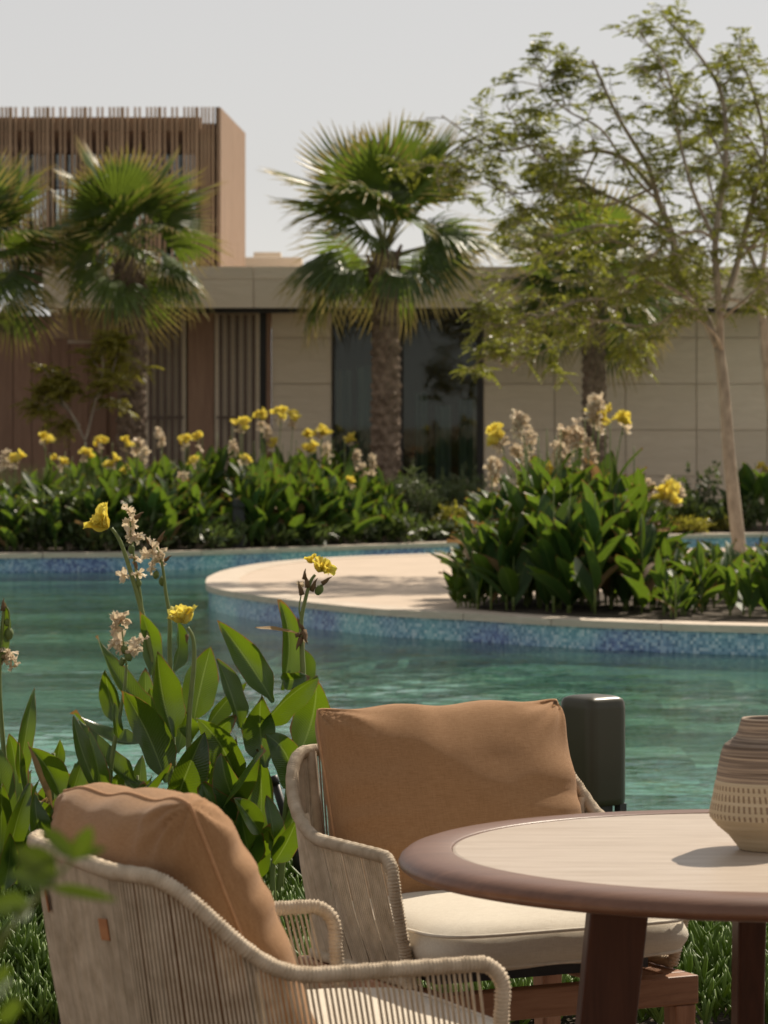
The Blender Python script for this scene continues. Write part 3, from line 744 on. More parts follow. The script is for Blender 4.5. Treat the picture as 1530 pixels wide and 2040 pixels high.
# recessed porch at far left
pb('porch_wall', 'timber_wall', -12, xx(240, 53.6), 53.6, 53.8, 0.0, 3.25)
xq = -11.9
while xq < xx(240, 53.6) - .2:
    pb('timber_board', 'timber_wall', xq, xq + .287, 53.57, 53.598, .02, 3.24); xq += .30
pb('porch_beam', 'timber_side', xx(100, 51.8), xx(243, 51.8), 51.8, 52.2, zx(675, 51.8), 3.26)
pb('porch_lintel', 'roof_pale', xx(135, 52.5), xx(236, 52.5), 52.5, 52.6, zx(684, 52.5), zx(677, 52.5))
pb('plinth', 'stone_fascia', -12, 13, YF - .3, YF - .021, 0.0, .02)
pb('roof_parapet', 'roof_pale', xx(484, 57.5), xx(602, 57.5), 57.5, 58, 3.87, zx(512, 57.5), bevel=.02)
pb('roof_parapet', 'roof_pale', xx(505, 59), xx(560, 59), 59, 59.4, 3.87, zx(502, 59), bevel=.02)

# upper tower with slatted screen
TY = 52.0
tw = thing('slatted_upper_storey', (-5, TY, 3.87), 'brown box shaped upper storey wrapped in vertical timber slats', 'building')
toff = (-5, TY, 3.87)
def tb(name, mat, x0, x1, y0, y1, z0, z1, bevel=0): return pb(name, mat, x0, x1, y0, y1, z0, z1, bevel, tw, toff)
TX1 = xx(437, TY); TX1b = xx(487, 56.6); TZ = zx(213, TY)
m = MB()   # right side wall, splayed slightly
A = (TX1, TY); B = (TX1b, 56.6)
for (z0, z1) in ((3.872, TZ),):
    vs = [(A[0] + 5, 0, z0 - 3.87), (B[0] + 5, 4.6, z0 - 3.87), (B[0] + 4.9, 4.6, z0 - 3.87), (A[0] + 4.94, 0, z0 - 3.87)]
    vs += [(v_[0], v_[1], z1 - 3.87) for v_ in vs]
    m.add(vs, [(3, 2, 1, 0), (4, 5, 6, 7), (0, 1, 5, 4), (1, 2, 6, 5), (2, 3, 7, 6), (3, 0, 4, 7)])
sw = m.build('side_wall', 'timber_side', tw)
nb_ = 30
for i in range(nb_):
    t0, t1 = (i + .1) / nb_, (i + .9) / nb_
    m = MB(); xa, ya = lerp(A[0], B[0], t0) + 5, lerp(0, 4.6, t0); xb, yb = lerp(A[0], B[0], t1) + 5, lerp(0, 4.6, t1)
    vs = [(xa, ya, .004), (xb, yb, .004), (xb + .018, yb, .004), (xa + .018, ya, .004)]; vs += [(v_[0], v_[1], TZ - 3.876) for v_ in vs]
    m.add(vs, [(3, 2, 1, 0), (4, 5, 6, 7), (0, 1, 5, 4), (1, 2, 6, 5), (2, 3, 7, 6), (3, 0, 4, 7)]); m.build('cladding_board', 'timber_side', sw)
tz_b0, tz_b1 = zx(260, TY), zx(232, TY)
tb('top_beam', 'timber', -13, xx(398, TY), TY + .10, TY + .28, tz_b0, tz_b1)
tb('corner_panel', 'timber', xx(396, TY), TX1 - .062, TY + .11, TY + .3, 3.872, zx(256, TY))
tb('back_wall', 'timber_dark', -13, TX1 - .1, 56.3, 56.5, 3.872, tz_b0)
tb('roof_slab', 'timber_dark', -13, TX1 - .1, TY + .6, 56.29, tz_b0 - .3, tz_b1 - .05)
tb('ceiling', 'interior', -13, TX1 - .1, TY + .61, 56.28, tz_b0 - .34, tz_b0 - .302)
for a, c in ((-60, 60), (64, 186), (190, 312), (316, 388)):
    tb('window_pane', 'glass_sky_reflect', xx(a, TY + .6), xx(c, TY + .6), TY + .60, TY + .615, 3.9, zx(372, TY))
    tb('window_pane', 'glass_dim_reflect', xx(a, TY + .6), xx(c, TY + .6), TY + .60, TY + .615, zx(368, TY), zx(300, TY))
    tb('window_transom', 'black_metal', xx(a, TY + .6), xx(c, TY + .6), TY + .59, TY + .63, zx(372, TY) + .002, zx(368, TY) - .002)
    tb('window_mullion', 'black_metal', xx(c, TY + .6), xx(c + 4, TY + .6), TY + .58, TY + .64, 3.88, zx(300, TY))
    curtain(xx(a + 6, TY + .8), xx(c - 4, TY + .8), TY + .68, 3.9, zx(374, TY), .02, 40, tw, toff)
tb('window_head', 'timber_dark', -13, xx(394, TY), TY + .45, TY + .598, zx(300, TY) + .002, tz_b1 - .06)
pat = []; x0p = -205
while x0p < 398:
    for g_ in (0, 9, 24, 33, 48, 56, 64, 72 - 1): pat.append(x0p + g_ + 4)
    x0p += 74.3
m = MB(); m.box(-.0145, .0145, 0, .095, .004, TZ - 3.87); slat_me = m.mesh('slat', 'timber', False)
for px in pat:
    if px < 397: inst('slat', slat_me, tw, loc=(xx(px, TY) + 5, 0, 0))
for px in (402, 409, 416, 424, 431): inst('slat', slat_me, tw, loc=(xx(px, TY) + 5, 0, 0))

# ------------------------------------------------------------------ palms
def frond_mesh(k, droop):
    rs = random.Random(900 + k); mb = MB(); mb2 = MB()
    nb = 30; R0 = .64; Lf = .88; spread_ = R(92)
    for i in range(nb):
        a = lerp(-spread_, spread_, (i + .5) / nb); L = Lf * (1 - .22 * (abs(a) / spread_) ** 2) * rs.uniform(.92, 1.06)
        w = 2 * spread_ / nb
        dx, dy = math.sin(a), math.cos(a)
        vs = []; uvs = []
        n = 7; tw_ = rs.uniform(-.4, .4)
        for j in range(n + 1):
            t_ = j / n; r = L * t_
            z = .10 * math.sin(min(1, t_ * 1.6) * math.pi) * .6 - droop * max(0, t_ - .35) ** 2 * 1.25 * rs.uniform(.8, 1.2) - .05 * abs(a) * t_
            cup = .42 * (a / spread_) ** 2 * r
            half = (r * math.tan(w / 2)) if t_ < .6 else (.6 * L * math.tan(w / 2)) * max(.06, (1 - (t_ - .6) / .4) ** .8)
            fold = .5 * half
            cx_, cy_ = dx * r, dy * r
            px_, py_ = math.cos(a), -math.sin(a)
            for q, u in enumerate((-1, 0, 1)):
                vs.append((cx_ + px_ * u * half, R0 + cy_ + py_ * u * half, z + cup + (fold if u == 0 else 0) + tw_ * u * half * t_)); uvs.append((u * .9, t_))
        mb.add(vs, [(j * 3 + q, j * 3 + q + 1, j * 3 + q + 4, j * 3 + q + 3) for j in range(n) for q in (0, 1)], uvs)
    mb2.tube([(0, 0, 0), (0, R0 * .5, .02), (0, R0 + .05, .01)], [.018, .013, .007], 5)
    return mb.mesh('frond', 'frond', False), mb2.mesh('petiole', 'petiole', True)
FR = [frond_mesh(0, .05), frond_mesh(1, .35), frond_mesh(2, .7), frond_mesh(3, 1.1)]
def palm(x, y, zc, r_tr, label, seed, n=24, scale=1.0, tilt0=78, zbase=0):
    rs = random.Random(seed); root = thing('fan_palm', (x, y, zbase), label, 'palm tree', 'fan palms in front of the pavilion')
    H = zc - zbase
    def rad(v): return r_tr * (1.12 - .18 * v + (.25 * max(0, 1 - v * 7)))
    def fn(u, v):
        z = H * v; a = u * 2 * math.pi
        ph = v * H / .085; cell = (ph % 1.0); ring = int(ph)
        sc = .05 * abs(math.sin(a * 4 + z * 13)) * abs(math.sin(a * 4 - z * 13)) + .035 * mnoise.noise(Vector((math.cos(a) * 4, math.sin(a) * 4, z * 11 + seed)))
        r = rad(v) + sc; return (r * math.cos(a) + .03 * math.sin(v * 3), r * math.sin(a), z)
    m = MB(); m.grid(fn, 20, int(H / .085 * 5), closed_u=True); m.build('trunk', 'bark_palm', root, smooth=False)
    # old leaf bases under the crown
    for i in range(16):
        a = i * 2.4; z = H - .05 - i * .035
        m = MB(); m.tube([(math.cos(a) * r_tr * .8, math.sin(a) * r_tr * .8, z - .1), (math.cos(a) * r_tr * 1.25, math.sin(a) * r_tr * 1.25, z + .04), (math.cos(a) * r_tr * 1.5, math.sin(a) * r_tr * 1.5, z + .14)], [.045, .035, .02], 5)
        m.build('leaf_base', 'bark_palm', root)
    for i in range(n):
        f = (i + .5) / n; az = i * 2.39996 + rs.uniform(-.5, .5)
        el = lerp(tilt0, -24, f ** .95) + rs.uniform(-14, 14)
        dr = 0 if f < .22 else 1 if f < .5 else 2 if f < .78 else 3
        s_ = scale * (.82 + .28 * math.sin(math.pi * min(1, f + .25))) * rs.uniform(.92, 1.08)
        top = Vector((0, 0, H + .10 - .34 * f))
        mt = Matrix.Translation(top) @ Matrix.Rotation(az, 4, 'Z') @ Matrix.Rotation(R(el), 4, 'X') @ Matrix.Rotation(rs.uniform(-.8, .8), 4, 'Y') @ Matrix.Diagonal((s_, s_, s_, 1))
        o = inst('frond', FR[dr][0], root, mt); inst('petiole', FR[dr][1], o)
    return root
DP = 47.3
palm(xx(765, DP), DP, zx(500, DP), .165, 'fan palm in the middle of the photo, crown against open sky', 3, 28, 1.20)
palm(xx(258, DP), DP, zx(515, DP), .165, 'fan palm in front of the slatted upper storey', 8, 27, 1.04)
palm(xx(-45, 46.5), 46.5, zx(540, 46.5), .16, 'fan palm cut off by the left edge, its fronds hanging into the picture', 12, 25, 1.06)
palm(xx(1180, 48.6), 48.6, zx(600, 48.6), .135, 'fan palm standing behind the feathery tree', 21, 27, 1.08)

# ------------------------------------------------------------------ feathery tree on the island
def feathery_tree(name, base, paths, label, seed, D, nspray, sprayL, leafmat='tree_leaf', cat='tree', minr=.006, subd=1.0):
    """paths: list of (radius0, radius1, [(px, py, dy) ...]) limbs, in order, seen from the front"""
    rs = random.Random(seed); nr = np.random.RandomState(seed)
    root = thing(name, base, label, cat); B0 = Vector(base)
    tips = []; twigs = MB()
    def smooth(pts, per=5): return [Vector(p) for p in catmull([tuple(p) for p in pts], per)]
    for bi, (r0, r1, pts) in enumerate(paths):
        q = smooth([P(px, py, D + dy) - B0 for px, py, dy in pts])
        rr = [lerp(r0, r1, i / (len(q) - 1)) for i in range(len(q))]
        m = MB(); m.tube(q, rr, 9 if r0 > .03 else 6); m.build('trunk' if bi == 0 else 'branch', 'bark', root, smooth=True)
        if bi == 0: continue
        # secondary twigs
        L = sum((q[i + 1] - q[i]).length for i in range(len(q) - 1)); nt = int(L / .125 * subd)
        for k in range(nt):
            f = rs.uniform(.22, 1.0); i = min(int(f * (len(q) - 1)), len(q) - 2); p = q[i].lerp(q[i + 1], rs.random())
            d = (q[i + 1] - q[i]).normalized(); side = Vector((rs.gauss(0, 1), rs.gauss(0, .8), rs.gauss(.25, .7))).normalized()
            dd = (d * .5 + side).normalized(); tl = rs.uniform(.25, .62) * (1.15 - .5 * f)
            a = p + dd * tl * .5 + Vector((0, 0, .02)); e = p + dd * tl + Vector((0, 0, -.06 * tl))
            twigs.tube([p, a, e], [max(minr, rr[i] * .4), minr * .8, minr * .45], 4, False); tips.append((p, a, e))
            for _ in range(3):
                s2 = (dd + Vector((rs.gauss(0, .9), rs.gauss(0, .9), rs.gauss(0, .7)))).normalized(); t2 = tl * rs.uniform(.35, .6)
                st_ = p.lerp(e, rs.uniform(.3, .9)); e2 = st_ + s2 * t2; twigs.tube([st_, st_.lerp(e2, .5) + Vector((0, 0, .012)), e2], [minr * .6, minr * .5, minr * .3], 4, False)
                tips.append((st_, st_.lerp(e2, .5), e2))
    twigs.build('twig', 'bark', root)['kind'] = 'stuff'
    # feathery sprays: a drooping rachis with paired pinnae, many per twig
    C = []; Dv = []; Ls = []; Ws = []
    for _ in range(nspray):
        p, a, e = rs.choice(tips); s = p.lerp(e, rs.uniform(.25, 1.0))
        d = Vector((rs.gauss(0, 1), rs.gauss(0, 1), rs.gauss(.05, .35))).normalized(); d = (d + (e - p).normalized() * .6).normalized()
        L = sprayL * rs.uniform(.6, 1.25); sd = d.cross(Vector((0, 0, 1))).normalized() if abs(d.z) < .95 else Vector((1, 0, 0))
        dr = rs.uniform(.2, .9)
        for j in range(7):
            t_ = (j + .6) / 7; q = s + d * (L * t_) + Vector((0, 0, -dr * L * t_ * t_ * .7))
            for sg in (-1, 1):
                v = (sd * sg + d * .55 + Vector((0, 0, -.25 - dr * .3))).normalized()
                C.append(tuple(q)); Dv.append(tuple(v)); Ls.append(L * .36 * math.sin(math.pi * (.15 + .8 * t_))); Ws.append(L * .105)
    leaf_cloud('foliage', np.array(C), np.array(Dv), np.array(Ls), np.array(Ws), leafmat, root, nr)
    return root
DT = 34.5
tree_paths = [
    (.078, .054, [(1478, 1137, 0), (1466, 1030, 0), (1452, 900, 0), (1443, 780, 0), (1432, 690, 0)]),
    (.055, .014, [(1432, 690, 0), (1395, 610, .1), (1350, 540, .2), (1340, 470, .1), (1312, 400, 0), (1290, 330, -.2), (1230, 230, -.3), (1180, 120, -.3)]),
    (.030, .007, [(1300, 375, 0), (1250, 320, .2), (1190, 300, .3), (1130, 310, .3), (1070, 290, .4), (1000, 300, .5), (945, 275, .5), (880, 230, .6)]),
    (.024, .006, [(1340, 470, .1), (1270, 420, -.3), (1190, 380, -.4), (1120, 340, -.5), (1050, 290, -.6), (1010, 210, -.5)]),
    (.045, .012, [(1435, 700, 0), (1432, 600, -.2), (1425, 480, -.3), (1445, 330, -.2), (1440, 200, 0), (1400, 120, .1), (1320, 30, .2)]),
    (.040, .010, [(1432, 640, 0), (1470, 520, .3), (1500, 400, .4), (1525, 300, .5), (1500, 180, .5), (1470, 110, .5)]),
    (.024, .006, [(1425, 480, -.3), (1380, 380, -.5), (1350, 260, -.6), (1330, 150, -.6), (1270, 60, -.5)]),
    (.022, .006, [(1350, 540, .2), (1280, 500, .5), (1210, 480, .6), (1130, 500, .7), (1060, 540, .7), (1010, 590, .7)]),
    (.022, .005, [(1395, 610, .1), (1300, 560, -.5), (1230, 590, -.7), (1150, 600, -.8), (1080, 630, -.8), (1010, 650, -.8), (960, 640, -.8)]),
    (.020, .006, [(1432, 640, 0), (1480, 600, -.5), (1530, 560, -.7), (1600, 540, -.8)]),
    (.020, .006, [(1440, 700, 0), (1420, 660, -.3), (1360, 620, -.5), (1320, 640, -.6), (1280, 690, -.6)]),
    (.024, .006, [(1470, 520, .3), (1540, 440, .2), (1600, 330, .1), (1640, 220, 0)]),
    (.018, .005, [(1312, 400, 0), (1260, 350, -.4), (1200, 260, -.4), (1130, 220, -.4), (1075, 165, -.4), (1100, 120, -.4)]),
    (.016, .005, [(1445, 330, -.2), (1400, 240, .4), (1340, 190, .6), (1290, 110, .6)]),
    (.016, .005, [(1525, 300, .5), (1560, 200, .3), (1560, 130, .2)]),
    (.014, .005, [(1190, 300, .3), (1150, 380, .6), (1090, 420, .8), (1040, 440, .8)]),
    (.018, .005, [(1425, 480, -.3), (1390, 460, -.8), (1330, 480, -1.0), (1270, 540, -1.1), (1220, 560, -1.1)]),
    (.018, .005, [(1300, 375, 0), (1200, 410, .3), (1110, 380, .5), (1020, 385, .6), (950, 360, .6), (900, 335, .6)]),
    (.016, .005, [(1395, 610, .1), (1290, 650, .4), (1190, 640, .5), (1100, 690, .5), (1020, 730, .5), (960, 700, .5)]),
    (.012, .004, [(945, 275, .5), (905, 300, .5), (870, 340, .5), (880, 390, .5)]),
    (.016, .005, [(1230, 450, -.3), (1180, 450, -.5), (1110, 470, -.6), (1060, 460, -.6)]),
]
feathery_tree('feathery_tree', tuple(P(1478, 1137, DT)), tree_paths, 'slender feathery leaved tree growing on the island at the right', 5, DT, 3400, .205)
# a second thin stemmed tree of the same kind, further right and behind
D2 = 40.6
feathery_tree('feathery_tree', tuple(P(1560, 1098, D2)), [
    (.09, .05, [(1560, 1098, 0), (1548, 900, 0), (1525, 700, 0), (1515, 560, 0)]),
    (.04, .01, [(1515, 560, 0), (1530, 440, 0), (1520, 330, 0), (1470, 240, 0)]),
    (.035, .01, [(1515, 560, 0), (1480, 480, .3), (1430, 420, .3), (1400, 300, .3)]),
    (.035, .01, [(1515, 600, 0), (1580, 500, .3), (1620, 420, .3)]),
    (.020, .01, [(1520, 620, 0), (1470, 600, -.3), (1400, 590, -.4), (1350, 560, -.4)]),
], 'second feathery tree, its trunk just beyond the right edge', 15, D2, 1100, .20)
# small yellow green tree in front of the porch wall
D3 = 46.3
feathery_tree('small_porch_tree', tuple(P(170, 1046, D3)), [
    (.03, .02, [(170, 1046, 0), (175, 960, 0), (170, 880, 0)]),
    (.018, .006, [(170, 880, 0), (140, 820, 0), (110, 780, .1), (95, 745, .1)]),
    (.018, .006, [(170, 880, 0), (190, 800, .1), (205, 740, 0), (200, 690, 0)]),
    (.015, .006, [(190, 800, .1), (220, 750, .1), (235, 700, 0)]),
    (.015, .006, [(160, 850, 0), (130, 810, .1), (85, 790, 0)]),
], 'small yellow green tree in front of the reddish timber wall', 25, D3, 650, .24, 'olive_leaf', subd=.9, cat='small tree')

# ------------------------------------------------------------------ far planting bed
def fb(x):
    return interp(x, [(p[0], p[1]) for p in far_bank])
def head_plant(px, py, kind, D, label, group, seed, leafr=.84, **kw):
    p = P(px, py, D); H = p.z
    rs = random.Random(seed); lx = rs.uniform(-.08, .08)
    return canna((p.x - lx, p.y, 0.0), H, H * leafr, kind, label, group, seed=seed, lean=(lx, 0), **kw)
gy = 'cannas in the bed along the far bank'
far_y = [(88, 880), (32, 918), (200, 885), (165, 910), (118, 920), (250, 885), (222, 925), (258, 938), (370, 880), (395, 875), (388, 918), (482, 850), (520, 832), (540, 888), (488, 918), (560, 828), (585, 835), (617, 872), (640, 862), (617, 895), (698, 876), (693, 958), (1522, 935)]
far_s = [(320, 858), (275, 875), (290, 970), (740, 915), (175, 980), (365, 940), (530, 850), (710, 900), (465, 880), (650, 890), (10, 905), (285, 890), (720, 925)]
def where_far(px):
    if px < 150: return 'near the left edge'
    if px < 330: return 'by the trunk of the palm on the left'
    if px < 450: return 'in front of the slatted screens'
    if px < 560: return 'above the dark bollard'
    if px < 670: return 'on the tallest mound, in front of the stone wall'
    if px < 900: return 'by the trunk of the middle palm'
    return 'at the right edge'
far_lab = ['highest yellow bloom at the far left of the far bed', 'low yellow bloom nearest the left edge in the far bed', 'yellow bloom midway between left edge and left palm trunk', 'small low yellow bloom left of the left palm trunk', 'smallest yellow bloom among the grass tufts at the left', 'yellow bloom against the foot of the left palm trunk',
 'pale yellow bloom just left of the left palm trunk', 'low yellow bloom in front of the left palm trunk', 'left one of the pair of yellow blooms between the slatted screens', 'right one of the pair of yellow blooms between the slatted screens', 'lower yellow bloom under the pair between the slatted screens', 'broad yellow head in front of the right slatted screen',
 'high yellow bloom at the dark door gap', 'yellow bloom halfway down the tall mound, beside the stone wall', 'low yellow bloom above the dark bollard', 'highest pale yellow head of the tall mound', 'yellow bloom just right of the highest head of the mound', 'yellow bloom before the left frame of the dark window, upper',
 'yellow bloom at the left frame of the dark window', 'lower yellow bloom on the right flank of the mound', 'yellow bloom in front of the narrow left window pane', 'low yellow orange bloom among leaves left of the middle palm', 'yellow orange bloom at the far right edge by the stone wall',
 'pale spent head before the left slatted screen', 'pale spent head right beside the left palm trunk', 'low beige spent head between left palm and bollard', 'spent head right of the window curtain, by the middle palm', 'low beige spent head among the left leaves', 'beige spent head below the pair of yellow blooms',
 'pale spent flowers behind the high yellow bloom', 'pale spent head just under the yellow bloom before the window', 'small spent head left of the right slatted screen bloom', 'spent head between the two yellow blooms at the window frame', 'dull spent head at the very left edge', 'spent head just behind the left palm trunk', 'low spent head left of the middle palm trunk']
s_i = 0
for (px, py), kd in [(a, 'y') for a in far_y] + [(a, 's') for a in far_s]:
    D = fb(xx(px, 43)) + rnd.uniform(1.0, 3.2)
    kd2 = ('y' if py > 870 else 'Y') if kd == 'y' else 's'
    head_plant(px, py, kd2, D, 'canna with ' + far_lab[s_i], gy, 201 + s_i, leafr=.84, nleaf=9, leafL=.46, hs_=1.35); s_i += 1
topf = [(-60, 945), (60, 938), (180, 918), (240, 905), (330, 890), (420, 900), (480, 885), (560, 872), (640, 885), (700, 915), (760, 950), (860, 985), (960, 1020)]
for i in range(165):
    px = rnd.uniform(150, 830) if i % 4 else rnd.uniform(-60, 250) if i % 8 else rnd.uniform(450, 700)
    row = rnd.choice((0, 0, 1, 2)); D = fb(xx(px, 43)) + (.75 if row == 0 else 1.7 if row == 1 else 2.8) + rnd.uniform(-.25, .35)
    if 448 < px < 500 and row < 2: continue
    H = max(.35, zx(interp(px, topf) - 18, D) * rnd.uniform(.78, 1.12) * (.62 if row == 0 else .85 if row == 1 else 1))
    X = xx(px, D)
    canna((X, D, .01), H * 1.1, H, None, (('front row' if row == 0 else 'middle row' if row == 1 else 'back row') + ' canna without flowers ' + where_far(px)), gy, nleaf=9, leafL=min(.56, H * .62), seed=500 + i, dry=.08)
# shrubs and grassy tufts
def srow(label, name, px0, px1, n, hy, mat, dd, L, cnt, seed, cat='shrub', Wf=.45, grp=None, rx=.5):
    for i in range(n):
        px = lerp(px0, px1, (i + .5) / n) + rnd.uniform(-15, 15); X = xx(px, 43); D = fb(X) + dd + rnd.uniform(-.15, .25)
        h = zx(hy + rnd.uniform(-15, 15), D)
        shrub((xx(px, D), D, .01), rx, .32, max(.2, h), mat, label, cnt, L, seed + i, name, cat, grp, Wf)
srow('small leaved silvery green shrub at the left front of the far bed', 'shrub', -40, 190, 6, 985, 'shrub_leaf', .85, .10, 900, 40, grp='silvery shrubs at the left of the far bed', rx=.42)
srow('low leafy edging plant along the far coping', 'edging_plant', 130, 960, 14, 1040, 'shrub_leaf', .62, .16, 240, 60, 'low plant', .3, 'low edging plants along the far coping', .42)
srow('fine grey green shrub in front of the dark window', 'shrub', 790, 950, 5, 955, 'grass_blade', 1.6, .16, 900, 80, grp='grey shrubs before the window', Wf=.12, rx=.40)
srow('yellowish low shrub between window and island clump', 'shrub', 880, 985, 3, 1005, 'olive_leaf', .9, .08, 700, 90, grp='yellowish shrubs right of the window', rx=.4)
srow('dark green low shrub before the long stone wall', 'shrub', 1010, 1500, 11, 1000, 'shrub_leaf', 1.2, .10, 900, 100, grp='dark shrubs before the stone wall', rx=.5)
srow('olive low shrub before the stone wall', 'shrub', 1320, 1460, 3, 1030, 'olive_leaf', .8, .07, 600, 120, grp='olive shrubs before the stone wall', rx=.4)
shrub((xx(1392, 47.5), 47.5, .01), .45, .3, zx(925, 47.5), 'shrub_leaf', 'taller dark shrub with thin upright twigs just left of the slender trunk', 420, .10, 333, 'twiggy_shrub', Wf=.6, stems=12)
for i, px in enumerate((1490, 1505, 1522, 1540, 1470)):
    D = fb(xx(px, 46)) + rnd.uniform(.8, 1.6)
    canna((xx(px, D), D, .01), 1.0, .95, None, 'dark green canna at the far right edge before the stone wall', 'cannas at the far right edge', nleaf=9, leafL=.5, seed=700 + i)
# tall reed like grass at far left
def grass_tuft(px, D, hy, label, seed, n=160, name='grass_tuft', grp=None):
    rs = np.random.RandomState(seed); X = xx(px, D); H = zx(hy, D)
    root = thing(name, (X, D, .01), label, 'grass tuft', grp); m = MB()
    for i in range(n):
        a = rs.uniform(0, 6.28); q = rs.uniform(0, .32); h = H * rs.uniform(.6, 1.05); le = rs.uniform(.02, .22)
        b0 = Vector((q * math.cos(a), q * math.sin(a) * .6, 0)); tp = b0 + Vector((le * math.cos(a), le * math.sin(a), h)); md = b0.lerp(tp, .55) + Vector((0, 0, .05 * h))
        s_ = Vector((.007, 0, 0)); m.add([b0 - s_, b0 + s_, md + s_ * .8, md - s_ * .8, tp], [(0, 1, 2, 3), (3, 2, 4)], [(-.5, 0), (.5, 0), (.5, .5), (-.5, .5), (0, 1)])
    o = m.build('blades', 'grass_blade', root); o['kind'] = 'stuff'
for i, px in enumerate((15, 60, 105, 150, 205)):
    grass_tuft(px, fb(xx(px, 43)) + 2.2 + (i % 2) * .4, 925, 'thin grey green grass tuft among the flowers at the left of the far bed', 50 + i, grp='grass tufts in the far bed')
for i, px in enumerate((800, 850, 905)):
    grass_tuft(px, fb(xx(px, 43)) + 2.3, 945, 'thin grey green grass tuft in front of the dark window', 70 + i, grp='grass tufts before the window')

# ------------------------------------------------------------------ island clump
gi = 'cannas of the big clump on the island'
heads = [(995, 872, 'Y', 'tall canna with a full yellow head at the left of the island clump'), (1195, 832, 'Y', 'tallest canna of the island clump with a broad yellow head'),
         (1243, 838, 'y', 'canna with a single yellow bloom on a thin stalk right of the broad yellow head'), (1095, 948, 'y', 'short canna with one yellow bloom low among the leaves of the island clump'),
         (1333, 988, 'Y', 'canna with a yellow orange head at the right side of the island clump'), (1262, 1018, 'y', 'short canna with a yellow orange bloom at the front right of the island clump'),
         (1262, 985, 'y', 'canna with a small orange bloom half behind the right front bloom of the island clump'),
         (1035, 830, 'S', 'tall canna with a long beige spent spike, second from the left on the island'), (1052, 862, 's', 'canna with beige spent flowers just behind the second spike from the left'),
         (1122, 860, 'S', 'canna with a beige spent spike left of the broad yellow head'), (1150, 845, 'S', 'canna with a dense beige spent spike touching the broad yellow head'),
         (1187, 798, 'S', 'highest beige spent spike of the island clump'), (1172, 878, 'S', 'canna with thick beige spent flowers below the broad yellow head'),
         (1118, 885, 'S', 'canna with drooping beige spent flowers at the left of the dense spike'), (985, 925, 'S', 'canna with beige spent flowers below the left yellow head'),
         (1010, 955, 's', 'low beige spent head under the left yellow head'), (1343, 945, 'S', 'canna with pale spent flowers at the upper right of the island clump'),
         (1292, 958, 's', 'canna with pale spent flowers behind the right part of the island clump'), (1030, 895, 's', 'canna with a small beige spent head beside the left yellow head'),
         (937, 1068, 's', 'small canna with a withered tip at the left end of the island clump')]
for i, (px, py, kd, lb) in enumerate(heads):
    D = rnd.uniform(27.6, 29.0) if 960 < px < 1320 else rnd.uniform(27.2, 27.9)
    bpx = lerp(px, 1140, .35)
    p = P(px, py, D); bx = xx(bpx, D)
    canna((bx, D, 0), p.z, min(p.z * .85, 1.22), kd, lb, gi, nleaf=8, leafL=.46, seed=300 + i, lean=(p.x - bx, 0), hs_=1.5 if kd in 'YS' else 1.3)
prof = [(895, 1150), (930, 1080), (970, 990), (1010, 945), (1060, 905), (1120, 895), (1200, 875), (1240, 905), (1290, 975), (1335, 1050), (1360, 1120)]
for i in range(70):
    px = rnd.uniform(935, 1318); D = rnd.choice((26.9, 27.5, 28.2, 28.9)) + rnd.uniform(-.25, .25) - (px - 1100) * .0025
    H = max(.3, zx(interp(px, prof), D) * rnd.uniform(.92, 1.18)) * (.66 if D < 27.2 else 1.0)
    canna((xx(px, D), D, 0), H * 1.1, H, None, ('front row' if D < 27.3 else 'second row' if D < 28.0 else 'back row') + ' canna without flowers in the ' + ('left' if px < 1060 else 'middle' if px < 1200 else 'right') + ' third of the island clump', gi, nleaf=9, leafL=min(.56, H * .6), seed=800 + i, dry=.12, spread=.62)
for i in range(80):
    px = rnd.uniform(1290, 1620); D = rnd.uniform(25.9, 29.5); H = rnd.uniform(.26, .50) * (1.15 if px > 1450 else 1)
    canna((xx(px, D), D, 0), H * 1.1, H, None, ('front ' if D < 27.5 else 'back ') + 'young low canna ' + ('between the island clump and the slender tree' if px < 1420 else 'by the foot of the slender tree' if px < 1500 else 'right of the slender tree'), 'young low cannas at the right of the island', nleaf=7, leafL=H * .72, seed=900 + i, dry=.05)
for i in range(8):
    px = rnd.uniform(905, 980); D = rnd.uniform(27.2, 27.9)
    canna((xx(px, D), D, 0), .4, .36, None, 'short canna at the left tip of the island clump', 'short cannas at the left tip of the island clump', nleaf=7, leafL=.28, seed=960 + i)

# bollard in the far bed
bl = thing('bollard', (xx(474, 40.9), fb(xx(474, 41)) + .62, 0), 'dark grey square bollard standing in the far bed', 'bollard')
m = MB(); m.box(-.075, .075, -.075, .075, 0, .46); m.build('post', 'lamp_dark', bl, bevel=.006)
m = MB(); m.box(-.065, .065, -.065, .065, .461, .50); m.build('lamp_slot', 'black_metal', bl)
m = MB(); m.box(-.078, .078, -.078, .078, .501, .60); m.build('cap', 'lamp_dark', bl, bevel=.015)

# ------------------------------------------------------------------ near pole lamp box (olive housing on legs)
LB = P(1181, 1600, 9.45); lb = thing('garden_speaker_box', (LB.x, 9.45, 0), 'olive grey upright metal box on short legs behind the facing chair', 'outdoor box', rotz=R(38))
zt = zx(1392, 9.4); zb = zx(1606, 9.4)
m = MB()
def sq(t_, h):  # rounded square section
    a = t_ * 2 * math.pi; c_, s_ = math.cos(a), math.sin(a); k_ = (abs(c_) ** 9 + abs(s_) ** 9) ** (-1 / 9); return k_ * c_ * h, k_ * s_ * h
lev = [(zb, .064), (zb + .004, .068), (zb + .02, .0695), (zt - .03, .0695), (zt - .012, .068), (zt - .003, .064), (zt + .002, .056), (zt + .006, .045), (zt + .007, .002)]
m.grid(lambda u, v: (*sq(u + .125, lev[int(round(v * (len(lev) - 1)))][1] * 1.0), lev[int(round(v * (len(lev) - 1)))][0]), 48, len(lev) - 1, closed_u=True)
m.build('housing', 'lamp_green', lb, smooth=True)
